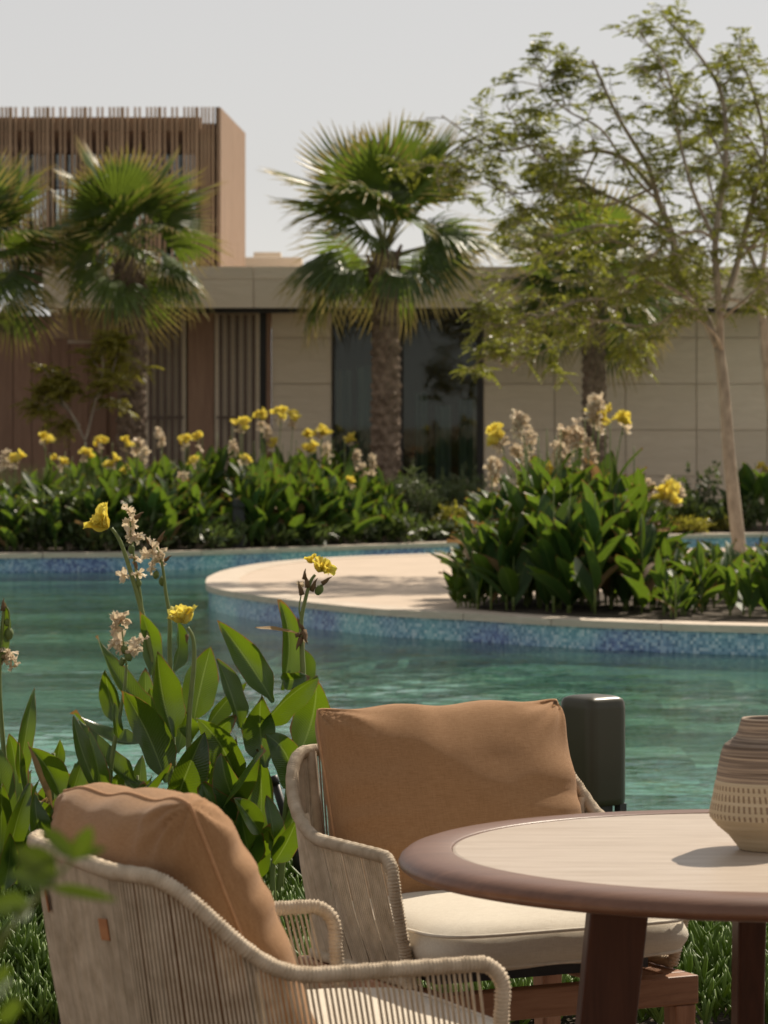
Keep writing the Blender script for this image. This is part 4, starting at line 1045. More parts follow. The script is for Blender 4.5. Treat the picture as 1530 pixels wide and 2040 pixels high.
for sx in (-1, 1):
    for sy in (-1, 1):
        m = MB(); m.box(sx * .055 - .012, sx * .055 + .012, sy * .055 - .012, sy * .055 + .012, 0, zb + .003); m.build('leg', 'lamp_dark', lb)
m = MB(); m.box(-.045, .03, -.05, .05, 0.0, zb + .002); m.build('base_block', 'lamp_dark', lb)

# ------------------------------------------------------------------ chair
TOPW, TOPF, TOPB = .335, .32, -.270
def plan(u, w, yf, yb, rc):
    """point on the U-shaped plan, u 0..1 from right front over the back to left front"""
    straight = yf - (yb + rc); arc = math.pi / 2 * rc; back = 2 * (w - rc); tot = 2 * straight + 2 * arc + back; s_ = u * tot
    sgn = 1
    if u > .5: s_ = tot - s_; sgn = -1
    if s_ <= straight: return (sgn * (w - .012 * math.sin(0)), yf - s_)
    s_ -= straight
    if s_ <= arc: a = s_ / rc; return (sgn * (w - rc + rc * math.cos(a)), yb + rc - rc * math.sin(a))
    s_ -= arc; return (sgn * (w - rc - s_), yb)
def rail_pt(u):
    x, y = plan(u, TOPW, TOPF - .05, TOPB, .18)
    z = .648 + .152 * sstep(max(0.0, (0.03 - y) / .275) ** 1.5)
    return Vector((x, y, z))
def low_pt(u):
    x, y = plan(u, TOPW - .045, TOPF - .01, TOPB + .070, .11); return Vector((x, y, .405))
def rope_tube(mb, pts, r, pitch=.0062, amp=.0016, n=12):
    """tube wound with cord: ridges along its length"""
    seg = [0]
    for i in range(1, len(pts)): seg.append(seg[-1] + (pts[i] - pts[i - 1]).length)
    L = seg[-1]; N = int(L / pitch * 3); out = []; k = 1
    for i in range(N + 1):
        s_ = L * i / N
        while k < len(seg) - 1 and seg[k] < s_: k += 1
        t_ = (s_ - seg[k - 1]) / max(1e-9, seg[k] - seg[k - 1]); out.append(pts[k - 1].lerp(pts[k], t_))
    rr = [r + amp * (1 if i % 3 == 1 else -.6) + .0005 * math.sin(i * 1.7) for i in range(N + 1)]
    mb.tube(out, rr, n)
rail_line = []
for sg, us in ((1, None), (0, None), (-1, None)):
    if sg:
        c0 = rail_pt(0 if sg > 0 else 1); b0 = low_pt(0 if sg > 0 else 1)
        fr_top = c0 + Vector((0, .045, -.045)); leg = [b0 + Vector((0, .0, -.005)), b0.lerp(fr_top, .5) + Vector((sg * .004, .004, 0)), b0.lerp(fr_top, .85)]
        arc = [c0 + Vector((-.002 * sg, .045 * math.sin(a), -.045 + .045 * math.cos(a))) for a in (1.45, 1.2, .9, .6, .3)]
        seq = leg + arc
        rail_line += seq if sg > 0 else seq[::-1]
    else:
        rail_line += [rail_pt(i / 80) for i in range(81)]
mb = MB(); rope_tube(mb, rail_line, .0118); RAIL = mb.mesh('rail', 'rope')
mb = MB(); rope_tube(mb, [low_pt(i / 60) for i in range(61)], .010, .007); LOW = mb.mesh('lower_rail', 'rope')
CORDS = []; u = .0; i = 0
while u < 1.0:
    y = plan(u, TOPW, TOPF - .05, TOPB, .18)[1]
    if y > -.06: du = (.0056 if i % 9 else .0085)
    else: du = (.0047 if i % 8 else .0058) if abs(u - .5) > .05 else .0040
    a = rail_pt(u); b0 = low_pt(u); a = a + Vector((0, 0, -.006)); md = a.lerp(b0, .5)
    out = Vector((md.x, md.y * .6, 0)).normalized() * .006
    m = MB(); m.tube([a, md + out, b0], .0023, 5, False); CORDS.append((m.mesh('cord', 'rope'), (a, b0)))
    u += du; i += 1
    if len(CORDS) >= 298: break
print('cords', len(CORDS), u)
mb = MB(); mb.grid(lambda a, b: (lambda p, q: p.lerp(q, b) * 1.0 + Vector((-p.x, -p.y, 0)).normalized() * .018)(rail_pt(lerp(.44, .56, a)), low_pt(lerp(.44, .56, a))), 60, 8, lambda a, b: (a, b)); PANEL = mb.mesh('woven_panel', 'rope')
# strap frame posts behind the cords
POSTS = []
for uu in (.235, .34, .66, .765):
    a = rail_pt(uu); b0 = low_pt(uu); inn = Vector((-a.x, -a.y, 0)).normalized() * .012
    m = MB(); m.tube([a + inn, (a + b0) / 2 + inn, b0 + inn], .011, 8, False); POSTS.append(m.mesh('frame_post', 'rope'))
TAG_US = (.435, .565, .34)

def cushion_mesh(name, mat, w, d, h, crown, seed, seam=True):
    """boxed seat cushion: gusset with rounded corners, crowned top, wrinkles at corners"""
    rc = .05; n = 96
    def ring(u, inset):
        a = u * 2 * math.pi; c_, s_ = math.cos(a), math.sin(a); e = 7.0
        k_ = (abs(c_) ** e + abs(s_) ** e) ** (-1 / e); return (k_ * c_ * (w / 2 - inset), k_ * s_ * (d / 2 - inset))
    prof_ = [(.16, 0), (.05, .004), (.018, .004), (.004, .012), (-.006, .03), (-.008, h * .5), (-.006, h - .03), (.002, h - .012), (.012, h - .002), (.03, h + crown * .28), (.06, h + crown * .5), (.10, h + crown * .7), (.15, h + crown * .86), (.20, h + crown * .95), (.25, h + crown)]
    def fn(u, v):
        k_ = int(round(v * (len(prof_) - 1))); ins, z = prof_[k_]; x, y = ring(u, ins)
        if k_ >= 8:
            cx_ = abs(x) / (w / 2); cy_ = abs(y) / (d / 2); cn = (cx_ * cy_) ** 3
            z += .006 * cn * math.sin(math.atan2(y, x) * 60 + seed) + .003 * mnoise.noise(Vector((x * 9, y * 9, seed)))
        else:
            z += .002 * math.sin(u * 50 + seed)
        b = .003 * mnoise.noise(Vector((x * 14, y * 14, z * 20 + seed))); return (x + b, y + b, z)
    m = MB(); m.grid(fn, n, len(prof_) - 1, closed_u=True)
    top0 = (len(prof_) - 1) * n; m.f.append(tuple(range(top0, top0 + n))); m.f.append(tuple(range(n - 1, -1, -1)))
    me_ = m.mesh(name, mat, True)
    pip = MB()
    for z, ins in ((h - .004, .0), (.012, .008)):
        pts = [Vector((*ring(i / 72, ins - .003), z)) for i in range(73)]; pip.tube(pts, .0038, 6, False)
    return me_, pip.mesh('piping', 'piping')
SEAT, PIPING = cushion_mesh('seat_cushion', 'cream', .575, .55, .078, .030, 2.3)

def make_chair(C, fdir, label, group):
    ang = math.atan2(-fdir[0], fdir[1])
    root = thing('rope_armchair', (C[0], C[1], 0.012), label, 'armchair', group, ang)
    inst('rail', RAIL, root); inst('lower_rail', LOW, root)
    for me_, _ in CORDS: inst('cord', me_, root)
    for me_ in POSTS: inst('frame_post', me_, root)
    inst('woven_panel', PANEL, root)
    sc = inst('seat_cushion', SEAT, root, loc=(0, .150, .432)); inst('piping', PIPING, sc)
    m = MB(); m.box(-.235, .235, -.14, .31, .400, .420); m.build('seat_base', 'dark_plastic', root)
    for x0, x1, y0, y1, nm in ((-.30, .30, .35, .395, 'apron'), (-.30, .30, -.18, -.135, 'apron')):
        m = MB(); m.box(x0, x1, y0, y1, .335, .392); m.build(nm, 'teak', root, bevel=.004)
    for sx in (-1, 1):
        m = MB(); m.box(min(sx * .30, sx * .245), max(sx * .30, sx * .245), -.134, .349, .335, .3925); m.build('side_rail', 'teak', root, bevel=.004)
        for yy in (.368, -.155):
            m = MB(); xl = sx * .272
            vs = []
            for z, h_ in ((0, .017), (.334, .0235)):
                vs += [(xl - h_, yy - h_, z), (xl + h_, yy - h_, z), (xl + h_, yy + h_, z), (xl - h_, yy + h_, z)]
            m.add(vs, [(3, 2, 1, 0), (4, 5, 6, 7), (0, 1, 5, 4), (1, 2, 6, 5), (2, 3, 7, 6), (3, 0, 4, 7)]); m.build('leg', 'teak_leg', root, bevel=.003)
    for uu, f in ((.415, .24), (.585, .22)):
        a = rail_pt(uu); b0 = low_pt(uu); p = a.lerp(b0, f); d = (a - b0).normalized(); outn = Vector((p.x, p.y * 1.4, 0)).normalized(); sd = d.cross(outn).normalized()
        o_ = p + outn * .0085; m = MB(); vs = []
        for k_ in (0, .003):
            for su, sv in ((-1, -1), (1, -1), (1, 1), (-1, 1)): vs.append(o_ + sd * su * .010 + d * sv * .017 + outn * k_)
        m.add(vs, [(3, 2, 1, 0), (4, 5, 6, 7), (0, 1, 5, 4), (1, 2, 6, 5), (2, 3, 7, 6), (3, 0, 4, 7)]); m.build('leather_tab', 'leather', root, bevel=.001)
    return root
gc = 'rope armchairs round the table'
CR = ((.172, 6.817), (.454, -.891)); CL = ((-.239, 5.333), (.916, .401)); C3 = ((.885, 4.40), (0.0, 1.0))
make_chair(*CR, 'beige rope armchair on the far side of the table, facing the camera', gc)
make_chair(*CL, 'beige rope armchair at lower left, turned away so its woven back shows', gc)
make_chair(*C3, 'beige rope armchair of which only an arm tip shows at the lower right corner', gc)

def pillow(C, fdir, w, h, T, tilt, zc, yc, xc, label, seed, cant=0.0):
    """knife-edge scatter cushion with pulled corners and wrinkles running in from the seams"""
    ang = math.atan2(-fdir[0], fdir[1]); n = 44
    rt = Vector((fdir[1], -fdir[0], 0)); fw = Vector((fdir[0], fdir[1], 0))
    loc = Vector((C[0], C[1], 0)) + rt * xc + fw * yc + Vector((0, 0, zc))
    root = thing('back_cushion', loc, label, 'cushion', 'tan cushions on the rope armchairs')
    root.rotation_euler = (Matrix.Rotation(ang, 4, 'Z') @ Matrix.Rotation(tilt, 4, 'X') @ Matrix.Rotation(cant, 4, 'Y')).to_euler()
    rs = random.Random(seed); ph = [rs.uniform(0, 6) for _ in range(8)]
    def edge(uu, vv):
        # outline: sides drawn in slightly between the corners
        ct = 1 - .045 * (abs(uu) * abs(vv)) ** 7; x = uu * w / 2 * (1 - .030 * (1 - vv ** 4) * (abs(uu) ** 3)) * ct; z = vv * h / 2 * (1 - .03 * (1 - uu ** 4) * (abs(vv) ** 3)) * ct + .004 * math.sin(uu * 9 + ph[7]) * vv ** 4; return x, z
    def thick(uu, vv, sg):
        a = max(0, 1 - abs(uu) ** 2.6) ** .62; b_ = max(0, 1 - abs(vv) ** 2.6) ** .62
        base = T * (a * b_) ** .62 * (1 + .10 * (-vv))          # fuller at the bottom
        wr = 0
        du = 1 - abs(uu); dv = 1 - abs(vv)
        wr += .009 * math.exp(-dv * 4) * math.sin(uu * 19 + ph[0] + 2 * math.sin(uu * 5 + ph[1])) * (1 - math.exp(-dv * 30)) * (.5 + .5 * math.sin(uu * 4 + ph[6]))
        wr += .009 * math.exp(-du * 4.5) * math.sin(vv * 17 + ph[2] + 2 * math.sin(vv * 4 + ph[3])) * (1 - math.exp(-du * 30))
        wr += .006 * mnoise.noise(Vector((uu * 2.2 + seed, vv * 2.2, sg * 3))) * a * b_
        cn = math.exp(-((du) ** 2 + (dv) ** 2) * 9); wr += .008 * cn * math.sin(math.atan2(dv + .01, du + .01) * 14 + ph[4]) * (1 - math.exp(-(du + dv) * 12))
        return base + wr
    m = MB(); vs = []; uvs = []
    for sg in (1, -1):
        for j in range(n + 1):
            for i in range(n + 1):
                uu = math.sin((i / n - .5) * math.pi); vv = math.sin((j / n - .5) * math.pi); x, z = edge(uu, vv)
                vs.append((x, sg * thick(uu, vv, sg) if 0 < i < n and 0 < j < n else 0, z)); uvs.append((uu, vv))
    N = (n + 1) ** 2; fs = []
    for j in range(n):
        for i in range(n):
            a = j * (n + 1) + i; fs.append((a + 1, a, a + n + 1, a + n + 2)); fs.append((N + a, N + a + 1, N + a + n + 2, N + a + n + 1))
    m.add(vs, fs, uvs); o = m.build('cushion_cover', 'pillow', root, smooth=True)
    pts = []
    for k_ in range(n): pts.append((math.sin((k_ / n - .5) * math.pi), -1))
    for k_ in range(n): pts.append((1, math.sin((k_ / n - .5) * math.pi)))
    for k_ in range(n): pts.append((-math.sin((k_ / n - .5) * math.pi), 1))
    for k_ in range(n + 1): pts.append((-1, -math.sin((k_ / n - .5) * math.pi)))
    q = [Vector((edge(a, b_)[0], 0, edge(a, b_)[1])) for a, b_ in pts]
    m = MB(); m.tube(q, .0030, 6, False); m.build('seam', 'pillow_seam', root, smooth=True)
    return root
pillow(*CR, .585, .45, .085, R(19), .695, -.105, -.025, 'tan cushion seen square from the front on the far armchair', 4, cant=R(0))
pillow(*CL, .68, .46, .115, R(21), .69, -.085, -.045, 'tan cushion seen from behind and side on the armchair at lower left', 9, cant=R(-4))
pillow(*C3, .56, .44, .09, R(19), .70, -.105, .0, 'tan cushion on the armchair cut off at the lower right', 14)

# ------------------------------------------------------------------ table and vase
TC = Vector((.675, 5.9, 0.012)); TZt = .728
tb_ = thing('round_table', TC, 'round dark wood dining table with pale stone inlay on slanted legs', 'table')
prof_ = [(.556, TZt - .030), (.556, TZt - .0015), (.559, TZt), (.600, TZt), (.622, TZt - .0015), (.636, TZt - .006), (.646, TZt - .014), (.650, TZt - .023), (.648, TZt - .029), (.640, TZt - .035), (.622, TZt - .039), (.40, TZt - .040), (0.001, TZt - .040)]
m = MB(); m.lathe(prof_, 160); m.build('table_rim', 'table_wood', tb_, smooth=True)
m = MB(); m.lathe([(.0005, TZt - .0015), (.3, TZt - .0015), (.550, TZt - .0015), (.5545, TZt - .003), (.5545, TZt - .02)], 160); m.build('table_inlay', 'travertine', tb_, smooth=False)
for a in (R(186), R(91), R(6), R(272)):
    ca, sa = math.cos(a), math.sin(a); tdir = Vector((-sa, ca, 0)); rdir = Vector((ca, sa, 0))
    m = MB(); vs = []
    for z, rr_, hw, ht in ((0, .335, .024, .048), (TZt - .041, .262, .026, .052)):
        cc = rdir * rr_
        for su, sv in ((-1, -1), (1, -1), (1, 1), (-1, 1)): vs.append(cc + tdir * su * hw + rdir * sv * ht + Vector((0, 0, z)))
    m.add(vs, [(3, 2, 1, 0), (4, 5, 6, 7), (0, 1, 5, 4), (1, 2, 6, 5), (2, 3, 7, 6), (3, 0, 4, 7)]); m.build('leg', 'table_leg', tb_, bevel=.006)
m = MB(); m.lathe([(.001, TZt - .075), (.30, TZt - .075), (.305, TZt - .0415), (.001, TZt - .0415)], 48); m.build('under_frame', 'table_leg', tb_)

vp = [(.0, 0), (.050, .0), (.053, .003), (.058, .010), (.071, .026), (.088, .040), (.1025, .056), (.1045, .062), (.1035, .070), (.099, .090), (.094, .118), (.0935, .1185), (.0925, .121), (.089, .145), (.084, .168), (.080, .180), (.077, .184), (.067, .191), (.058, .199), (.0535, .209), (.050, .222), (.0475, .229), (.046, .2305), (.0435, .229), (.043, .220), (.046, .20), (.06, .18), (.07, .15), (.07, .05), (.0, .03)]
fine = []
for (r0, z0), (r1, z1) in zip(vp, vp[1:]):
    k_ = max(1, int(abs(z1 - z0) / .0016)) if (r0 > .045 and z0 < .228 and z1 > z0) else 1
    for q in range(k_):
        t_ = q / k_; z = lerp(z0, z1, t_); r = lerp(r0, r1, t_)
        if k_ > 1: r += .0007 * math.sin(z * 2300) + .0005 * mnoise.noise(Vector((0, 0, z * 300)))
        fine.append((max(r, .0003), z))
fine.append((.0003, .03))
m = MB(); m.lathe(fine, 96)
vz = thing('vase', TC + Vector((0, 0, TZt - .001)), 'banded brown and beige stoneware vase with grooves standing on the table', 'vase')
m.build('vase_body', 'vase', vz, smooth=True)

# ------------------------------------------------------------------ near cannas (hand placed leaves)
DN = 9.75
lr = random.Random(77)
def near_leaf(root, b, t_, w, D0=0, D1=0, bow=(0, 0), tw=0.0, fold=.3, mat='canna_leaf'):
    tw += lr.uniform(-.45, .45)
    org = root.location; p0 = P(b[0], b[1], DN + D0) - org; p1 = P(t_[0], t_[1], DN + D1) - org
    L = (p1 - p0).length; k_ = DN / F
    side = Vector((1, 0, 0)); d = (p1 - p0).normalized(); side = (Vector((d.z, 0, -d.x)) * math.cos(tw) + Vector((0, 1, 0)) * math.sin(tw)).normalized()
    m = MB(); leaf_between(m, p0, p1, w * k_ * 1.08, (bow[0] * k_, lr.uniform(-.09, .12), -bow[1] * k_), side, fold + lr.uniform(.1, .45), .05, 16, seed=lr.randint(0, 999), curl=lr.uniform(-.2, .2))
    m.build('leaf', mat, root, smooth=True)
def near_stem(root, pts, r0=.010, r1=.005, name='stem', D=0):
    org = root.location; q = [Vector(c) for c in catmull([tuple(P(a, b_, DN + D) - org) for a, b_ in pts], 5)]
    m = MB(); m.tube(q, [lerp(r0, r1, i / (len(q) - 1)) for i in range(len(q))], 8); m.build(name, 'stem', root, smooth=True)
def near_head(root, spec, D=0):
    org = root.location
    for kind, px, py, s_, tl, rl in spec:
        p = P(px, py, DN + D + lr.uniform(-.01, .01)) - org
        me_ = {'f': FLOWERS, 's': SPENTS, 'p': [POD], 'b': [BUD]}[kind]
        nm = {'f': 'flower', 's': 'spent_flower', 'p': 'seed_pod', 'b': 'withered_bud'}[kind]
        inst(nm, lr.choice(me_), root, xf(p, lr.uniform(0, 6) if kind == 's' else 0, tl, rl, s_ * DN / F * (1.25 if kind == 's' else 1)))
def nroot(px, D, label): return thing('canna_plant', (xx(px, DN + D), DN + D, 0.0), label, 'canna plant', 'cannas on the near bank')

r1 = nroot(340, 0, 'near canna with the highest yellow bloom and a beige spent spike beside it')
near_stem(r1, [(345, 1840), (350, 1700), (335, 1500), (305, 1330), (284, 1225), (262, 1145), (240, 1080), (222, 1052)], .012, .0045)
near_stem(r1, [(284, 1225), (279, 1180), (268, 1120), (263, 1075), (258, 1030)], .005, .002)
near_head(r1, [('f', 216, 1052, 40, -.2, -.9), ('f', 212, 1045, 34, .5, -.7), ('s', 257, 1020, 17, 1, .3), ('s', 261, 1042, 18, .2, 1), ('s', 259, 1060, 15, 2, .4), ('s', 266, 1068, 17, .2, 2), ('s', 275, 1072, 15, 1, 1),
               ('p', 262, 1094, 10, 0, .1), ('b', 272, 1030, 14, .3, .9), ('s', 272, 1112, 14, 1, 2), ('s', 276, 1142, 15, 2.6, 0), ('s', 247, 1146, 16, 2.4, 1), ('p', 276, 1162, 9, 0, 0), ('b', 270, 1125, 12, 2.6, .3)])
near_leaf(r1, (300, 1345), (281, 1220), 40, -.03, -.05, (12, -4), .2)
near_leaf(r1, (345, 1470), (314, 1298), 64, -.10, -.14, (-18, 0), .15, .35)
near_leaf(r1, (385, 1440), (420, 1288), 66, .05, .08, (-4, 0), -.3, .25)
near_leaf(r1, (330, 1560), (248, 1378), 66, -.16, -.22, (8, 0), .3, .3)
near_leaf(r1, (340, 1450), (193, 1266), 46, .08, .05, (-28, 26), .6, .35)
near_leaf(r1, (345, 1620), (408, 1458), 70, -.2, -.28, (-10, 0), .1, .3)
near_leaf(r1, (350, 1600), (455, 1470), 60, .1, .15, (0, -20), .3)
near_leaf(r1, (320, 1460), (298, 1370), 44, .1, .12, (0, 0), .2)
near_leaf(r1, (360, 1680), (240, 1540), 60, .1, .1, (-10, -20), .5)
near_leaf(r1, (345, 1720), (420, 1610), 70, -.1, -.2, (10, 0), .5)

r2 = nroot(350, .12, 'near canna whose spike carries only beige spent flowers, right of the highest bloom')
near_stem(r2, [(360, 1840), (348, 1600), (341, 1400), (338, 1300), (338, 1230), (330, 1180), (324, 1130), (312, 1090)], .011, .003, D=.12)
near_head(r2, [('s', 303, 1090, 19, 1, .3), ('s', 312, 1102, 19, .3, 1.2), ('s', 305, 1120, 20, 2.2, .2), ('s', 300, 1130, 16, 2, 1), ('s', 318, 1115, 14, 1, 1), ('s', 290, 1105, 14, 1, 2), ('p', 311, 1145, 9, 0, .2), ('p', 323, 1158, 10, 0, -.1), ('b', 318, 1075, 16, .1, .5), ('b', 330, 1115, 12, .3, .9), ('b', 296, 1080, 12, .2, -.5)], .12)
near_leaf(r2, (345, 1340), (352, 1235), 36, .12, .12, (12, 0), .8)
near_leaf(r2, (310, 1500), (290, 1330), 50, .2, .25, (-14, 0), .2)
near_leaf(r2, (352, 1500), (365, 1380), 50, .2, .25, (14, 0), .4)
near_leaf(r2, (405, 1460), (494, 1356), 40, .1, .15, (-4, -16), .5)
near_leaf(r2, (380, 1530), (470, 1425), 52, .0, -.05, (-18, -10), .5)

r3 = nroot(385, -.1, 'near canna with one open yellow bloom halfway up, right of the beige spikes')
near_stem(r3, [(390, 1840), (380, 1640), (376, 1450), (386, 1330), (385, 1275), (374, 1250)], .010, .0045, D=-.1)
near_head(r3, [('f', 369, 1243, 38, -.15, -.1), ('f', 364, 1240, 32, .3, -.4), ('b', 372, 1268, 12, 2.9, 0)], -.1)
near_leaf(r3, (420, 1600), (470, 1470), 60, -.15, -.2, (-16, 0), .2)
near_leaf(r3, (470, 1560), (392, 1430), 62, -.2, -.26, (22, -18), .2)
near_leaf(r3, (380, 1480), (370, 1420), 40, -.1, -.1, (0, 0), .2)
near_leaf(r3, (350, 1650), (490, 1560), 50, -.2, -.3, (0, -10), .6)

r4 = nroot(225, -.15, 'near canna with a low beige spent head, leaning left of the tall bloom')
near_stem(r4, [(215, 1840), (214, 1640), (222, 1520), (236, 1440), (248, 1370), (252, 1325)], .009, .004, D=-.15)
near_head(r4, [('s', 238, 1235, 20, 1, .3), ('s', 245, 1240, 17, .3, 1), ('s', 230, 1252, 16, 2, 1), ('s', 236, 1272, 19, 2, .2), ('s', 226, 1285, 14, 1, 1), ('s', 240, 1290, 15, 2.6, .5), ('s', 268, 1285, 17, 1, 2), ('s', 262, 1298, 14, 2, .2), ('s', 284, 1275, 13, .4, 1), ('p', 248, 1293, 10, 0, 0), ('p', 256, 1308, 10, 0, -.3), ('p', 243, 1318, 9, 0, .2)], -.15)
near_stem(r4, [(252, 1325), (247, 1290), (243, 1255)], .003, .002, D=-.15)
near_leaf(r4, (236, 1445), (210, 1335), 38, -.12, -.15, (-12, 0), .3)
near_leaf(r4, (290, 1480), (144, 1418), 46, -.05, .05, (-20, 46), .9, .4)
near_leaf(r4, (275, 1560), (155, 1432), 46, -.1, -.05, (-10, 26), .5, .4)
near_leaf(r4, (205, 1590), (146, 1425), 36, -.2, -.2, (-14, 0), .4)
near_leaf(r4, (205, 1600), (175, 1450), 34, -.25, -.3, (14, 10), .8)
near_leaf(r4, (236, 1470), (228, 1400), 20, -.2, -.2, (0, 0), .4)
near_leaf(r4, (240, 1595), (341, 1520), 34, -.3, -.42, (-10, 22), .9, .5)
near_leaf(r4, (200, 1640), (290, 1560), 44, -.2, -.3, (0, 10), .6)

r5 = nroot(560, .1, 'near canna with a ragged yellow bloom above brown withered buds, nearest the facing chair')
near_stem(r5, [(555, 1800), (572, 1600), (590, 1450), (603, 1360), (602, 1300), (600, 1240), (607, 1200), (618, 1160), (628, 1145)], .011, .004, D=.1)
near_head(r5, [('f', 634, 1140, 28, .2, .4), ('f', 640, 1134, 24, 1.0, .8), ('f', 622, 1122, 16, -.3, -.4), ('b', 612, 1165, 18, .1, -.2), ('b', 600, 1180, 18, .1, -.3), ('b', 622, 1172, 18, .2, .4), ('b', 606, 1150, 14, .1, .1), ('p', 636, 1175, 12, 0, .5), ('b', 645, 1160, 16, 0, .9),
               ('b', 600, 1250, 18, .1, -.4), ('b', 606, 1262, 20, 2.6, .2), ('b', 598, 1275, 18, 2.8, -.4), ('s', 602, 1270, 12, 1, 1), ('b', 592, 1265, 14, 0, 1.2), ('s', 600, 1165, 10, 1, 1)], .1)
near_stem(r5, [(603, 1240), (596, 1215), (600, 1185)], .003, .002, D=.1)
near_leaf(r5, (560, 1375), (556, 1194), 46, .12, .15, (34, 0), .5, .5)
near_leaf(r5, (600, 1378), (600, 1290), 40, .15, .2, (16, 0), .5)
near_leaf(r5, (594, 1262), (508, 1250), 14, .1, .0, (0, 4), .9, .3, 'dead_leaf')
near_leaf(r5, (518, 1452), (634, 1350), 48, -.05, -.12, (-6, -26), .7, .4)
near_leaf(r5, (592, 1510), (630, 1352), 76, .0, -.02, (22, 0), .1, .25)
near_leaf(r5, (545, 1400), (434, 1236), 56, .0, .04, (10, 12), .35, .45)
near_leaf(r5, (478, 1450), (432, 1312), 46, -.02, -.02, (8, 0), .5, .4)
near_leaf(r5, (585, 1585), (528, 1462), 58, -.1, -.15, (34, -34), .35, .3)
near_leaf(r5, (530, 1530), (520, 1388), 62, -.12, -.15, (-14, 0), .2, .3)
near_leaf(r5, (525, 1490), (470, 1430), 40, .1, .15, (10, -4), .3)
near_leaf(r5, (560, 1350), (612, 1345), 34, .1, .1, (0, 8), .4)

r6 = nroot(480, -.2, 'low broad leaved near canna without bloom between the cushions')
near_stem(r6, [(480, 1840), (485, 1700), (482, 1600), (480, 1520)], .011, .007, D=-.2)
near_leaf(r6, (440, 1620), (524, 1488), 52, -.25, -.4, (-10, -14), .5, .5)
near_leaf(r6, (515, 1670), (512, 1492), 56, -.1, -.1, (14, 0), .2)
near_leaf(r6, (490, 1640), (440, 1500), 56, -.25, -.3, (-14, 0), .2)
near_leaf(r6, (470, 1680), (402, 1560), 66, -.2, -.3, (-14, 0), .3)
near_leaf(r6, (560, 1690), (600, 1560), 52, .1, .15, (10, 0), .3)
near_leaf(r6, (545, 1700), (530, 1585), 40, -.2, -.2, (10, 0), .3)
near_leaf(r6, (545, 1720), (592, 1630), 44, -.2, -.25, (8, 0), .3)
near_leaf(r6, (505, 1730), (480, 1610), 60, -.2, -.3, (-8, 0), .3)
near_leaf(r6, (520, 1660), (465, 1590), 40, -.3, -.45, (0, -16), .8)
near_leaf(r6, (470, 1740), (540, 1650), 50, -.2, -.3, (0, -14), .8)
near_leaf(r6, (500, 1760), (520, 1620), 50, .2, .2, (10, 0), .3)
near_stem(r6, [(545, 1800), (543, 1740), (548, 1700), (560, 1640)], .009, .006, D=-.1)

r7 = nroot(60, 0, 'near canna with a green pod and a drooping beige flower at the left edge')
near_stem(r7, [(20, 1840), (15, 1600), (0, 1400), (0, 1300), (6, 1230), (8, 1205)], .009, .004)
near_stem(r7, [(8, 1205), (18, 1220), (18, 1260)], .003, .002)
near_head(r7, [('p', 18, 1262, 13, 0, 0), ('s', 18, 1300, 20, 2.8, .2), ('s', 24, 1312, 19, 2.6, -.3), ('s', 10, 1312, 17, 2.7, .5), ('s', 28, 1325, 13, 2.4, 0), ('b', 6, 1212, 16, 0, 0), ('p', 14, 1240, 8, 0, 0)])
near_leaf(r7, (-4, 1330), (8, 1200), 22, 0, 0, (6, 0), .7)
near_leaf(r7, (40, 1560), (70, 1368), 32, -.05, -.02, (-2, 0), .6, .5)
near_leaf(r7, (30, 1600), (18, 1462), 50, .05, .08, (8, 0), .3)
near_leaf(r7, (10, 1640), (-14, 1470), 46, -.1, -.1, (6, 0), .3)
near_leaf(r7, (52, 1620), (38, 1480), 30, -.1, -.15, (-8, 0), .9)
near_leaf(r7, (15, 1740), (60, 1560), 40, -.2, -.22, (-12, 0), .3)
near_leaf(r7, (0, 1720), (4, 1560), 40, -.2, -.25, (-8, 0), .3)
near_leaf(r7, (30, 1760), (92, 1610), 44, -.2, -.25, (10, 0), .3)
near_leaf(r7, (5, 1780), (20, 1660), 38, -.25, -.3, (6, 0), .3)

r8 = nroot(120, .05, 'low near canna without bloom between the left edge and the tall cannas')
near_stem(r8, [(118, 1840), (112, 1700), (104, 1600), (106, 1500)], .010, .006, D=.05)
near_leaf(r8, (122, 1600), (60, 1488), 50, -.05, -.1, (14, 0), .3)
near_leaf(r8, (100, 1570), (120, 1474), 28, .1, .15, (0, 0), .3)
near_leaf(r8, (140, 1620), (172, 1500), 36, .0, .0, (-10, 0), .3)
near_leaf(r8, (160, 1640), (195, 1540), 40, -.1, -.1, (8, 0), .3)
near_leaf(r8, (170, 1600), (150, 1520), 30, .15, .15, (0, 0), .3)
near_leaf(r8, (95, 1700), (70, 1580), 44, -.2, -.25, (-8, 0), .3)
near_leaf(r8, (110, 1700), (150, 1590), 46, -.2, -.25, (8, 0), .3)
near_leaf(r8, (200, 1650), (245, 1530), 46, -.1, -.1, (-8, 0), .2)
near_leaf(r8, (105, 1610), (56, 1478), 22, -.2, -.2, (-8, 0), .9, .3, 'dead_leaf')
for i in range(16):   # lower growth that fills the thicket between the hand placed leaves
    px = rnd.choice((rnd.uniform(-60, 110), rnd.uniform(60, 330), rnd.uniform(240, 560)))
    D = DN + rnd.uniform(.05, .75); hy = interp(px, [(-60, 1560), (120, 1600), (240, 1560), (330, 1520), (480, 1540), (560, 1640)])
    H = max(.2, zx(hy, D)); canna((xx(px, D), D, 0), H * 1.1, H, None, 'low leafy canna filling the thicket behind the armchair cushions' if px > 200 else 'low leafy canna in the thicket at the left edge', 'low cannas on the near bank', nleaf=9, leafL=.27, seed=1200 + i, far=False, dry=.12, spread=1.1)
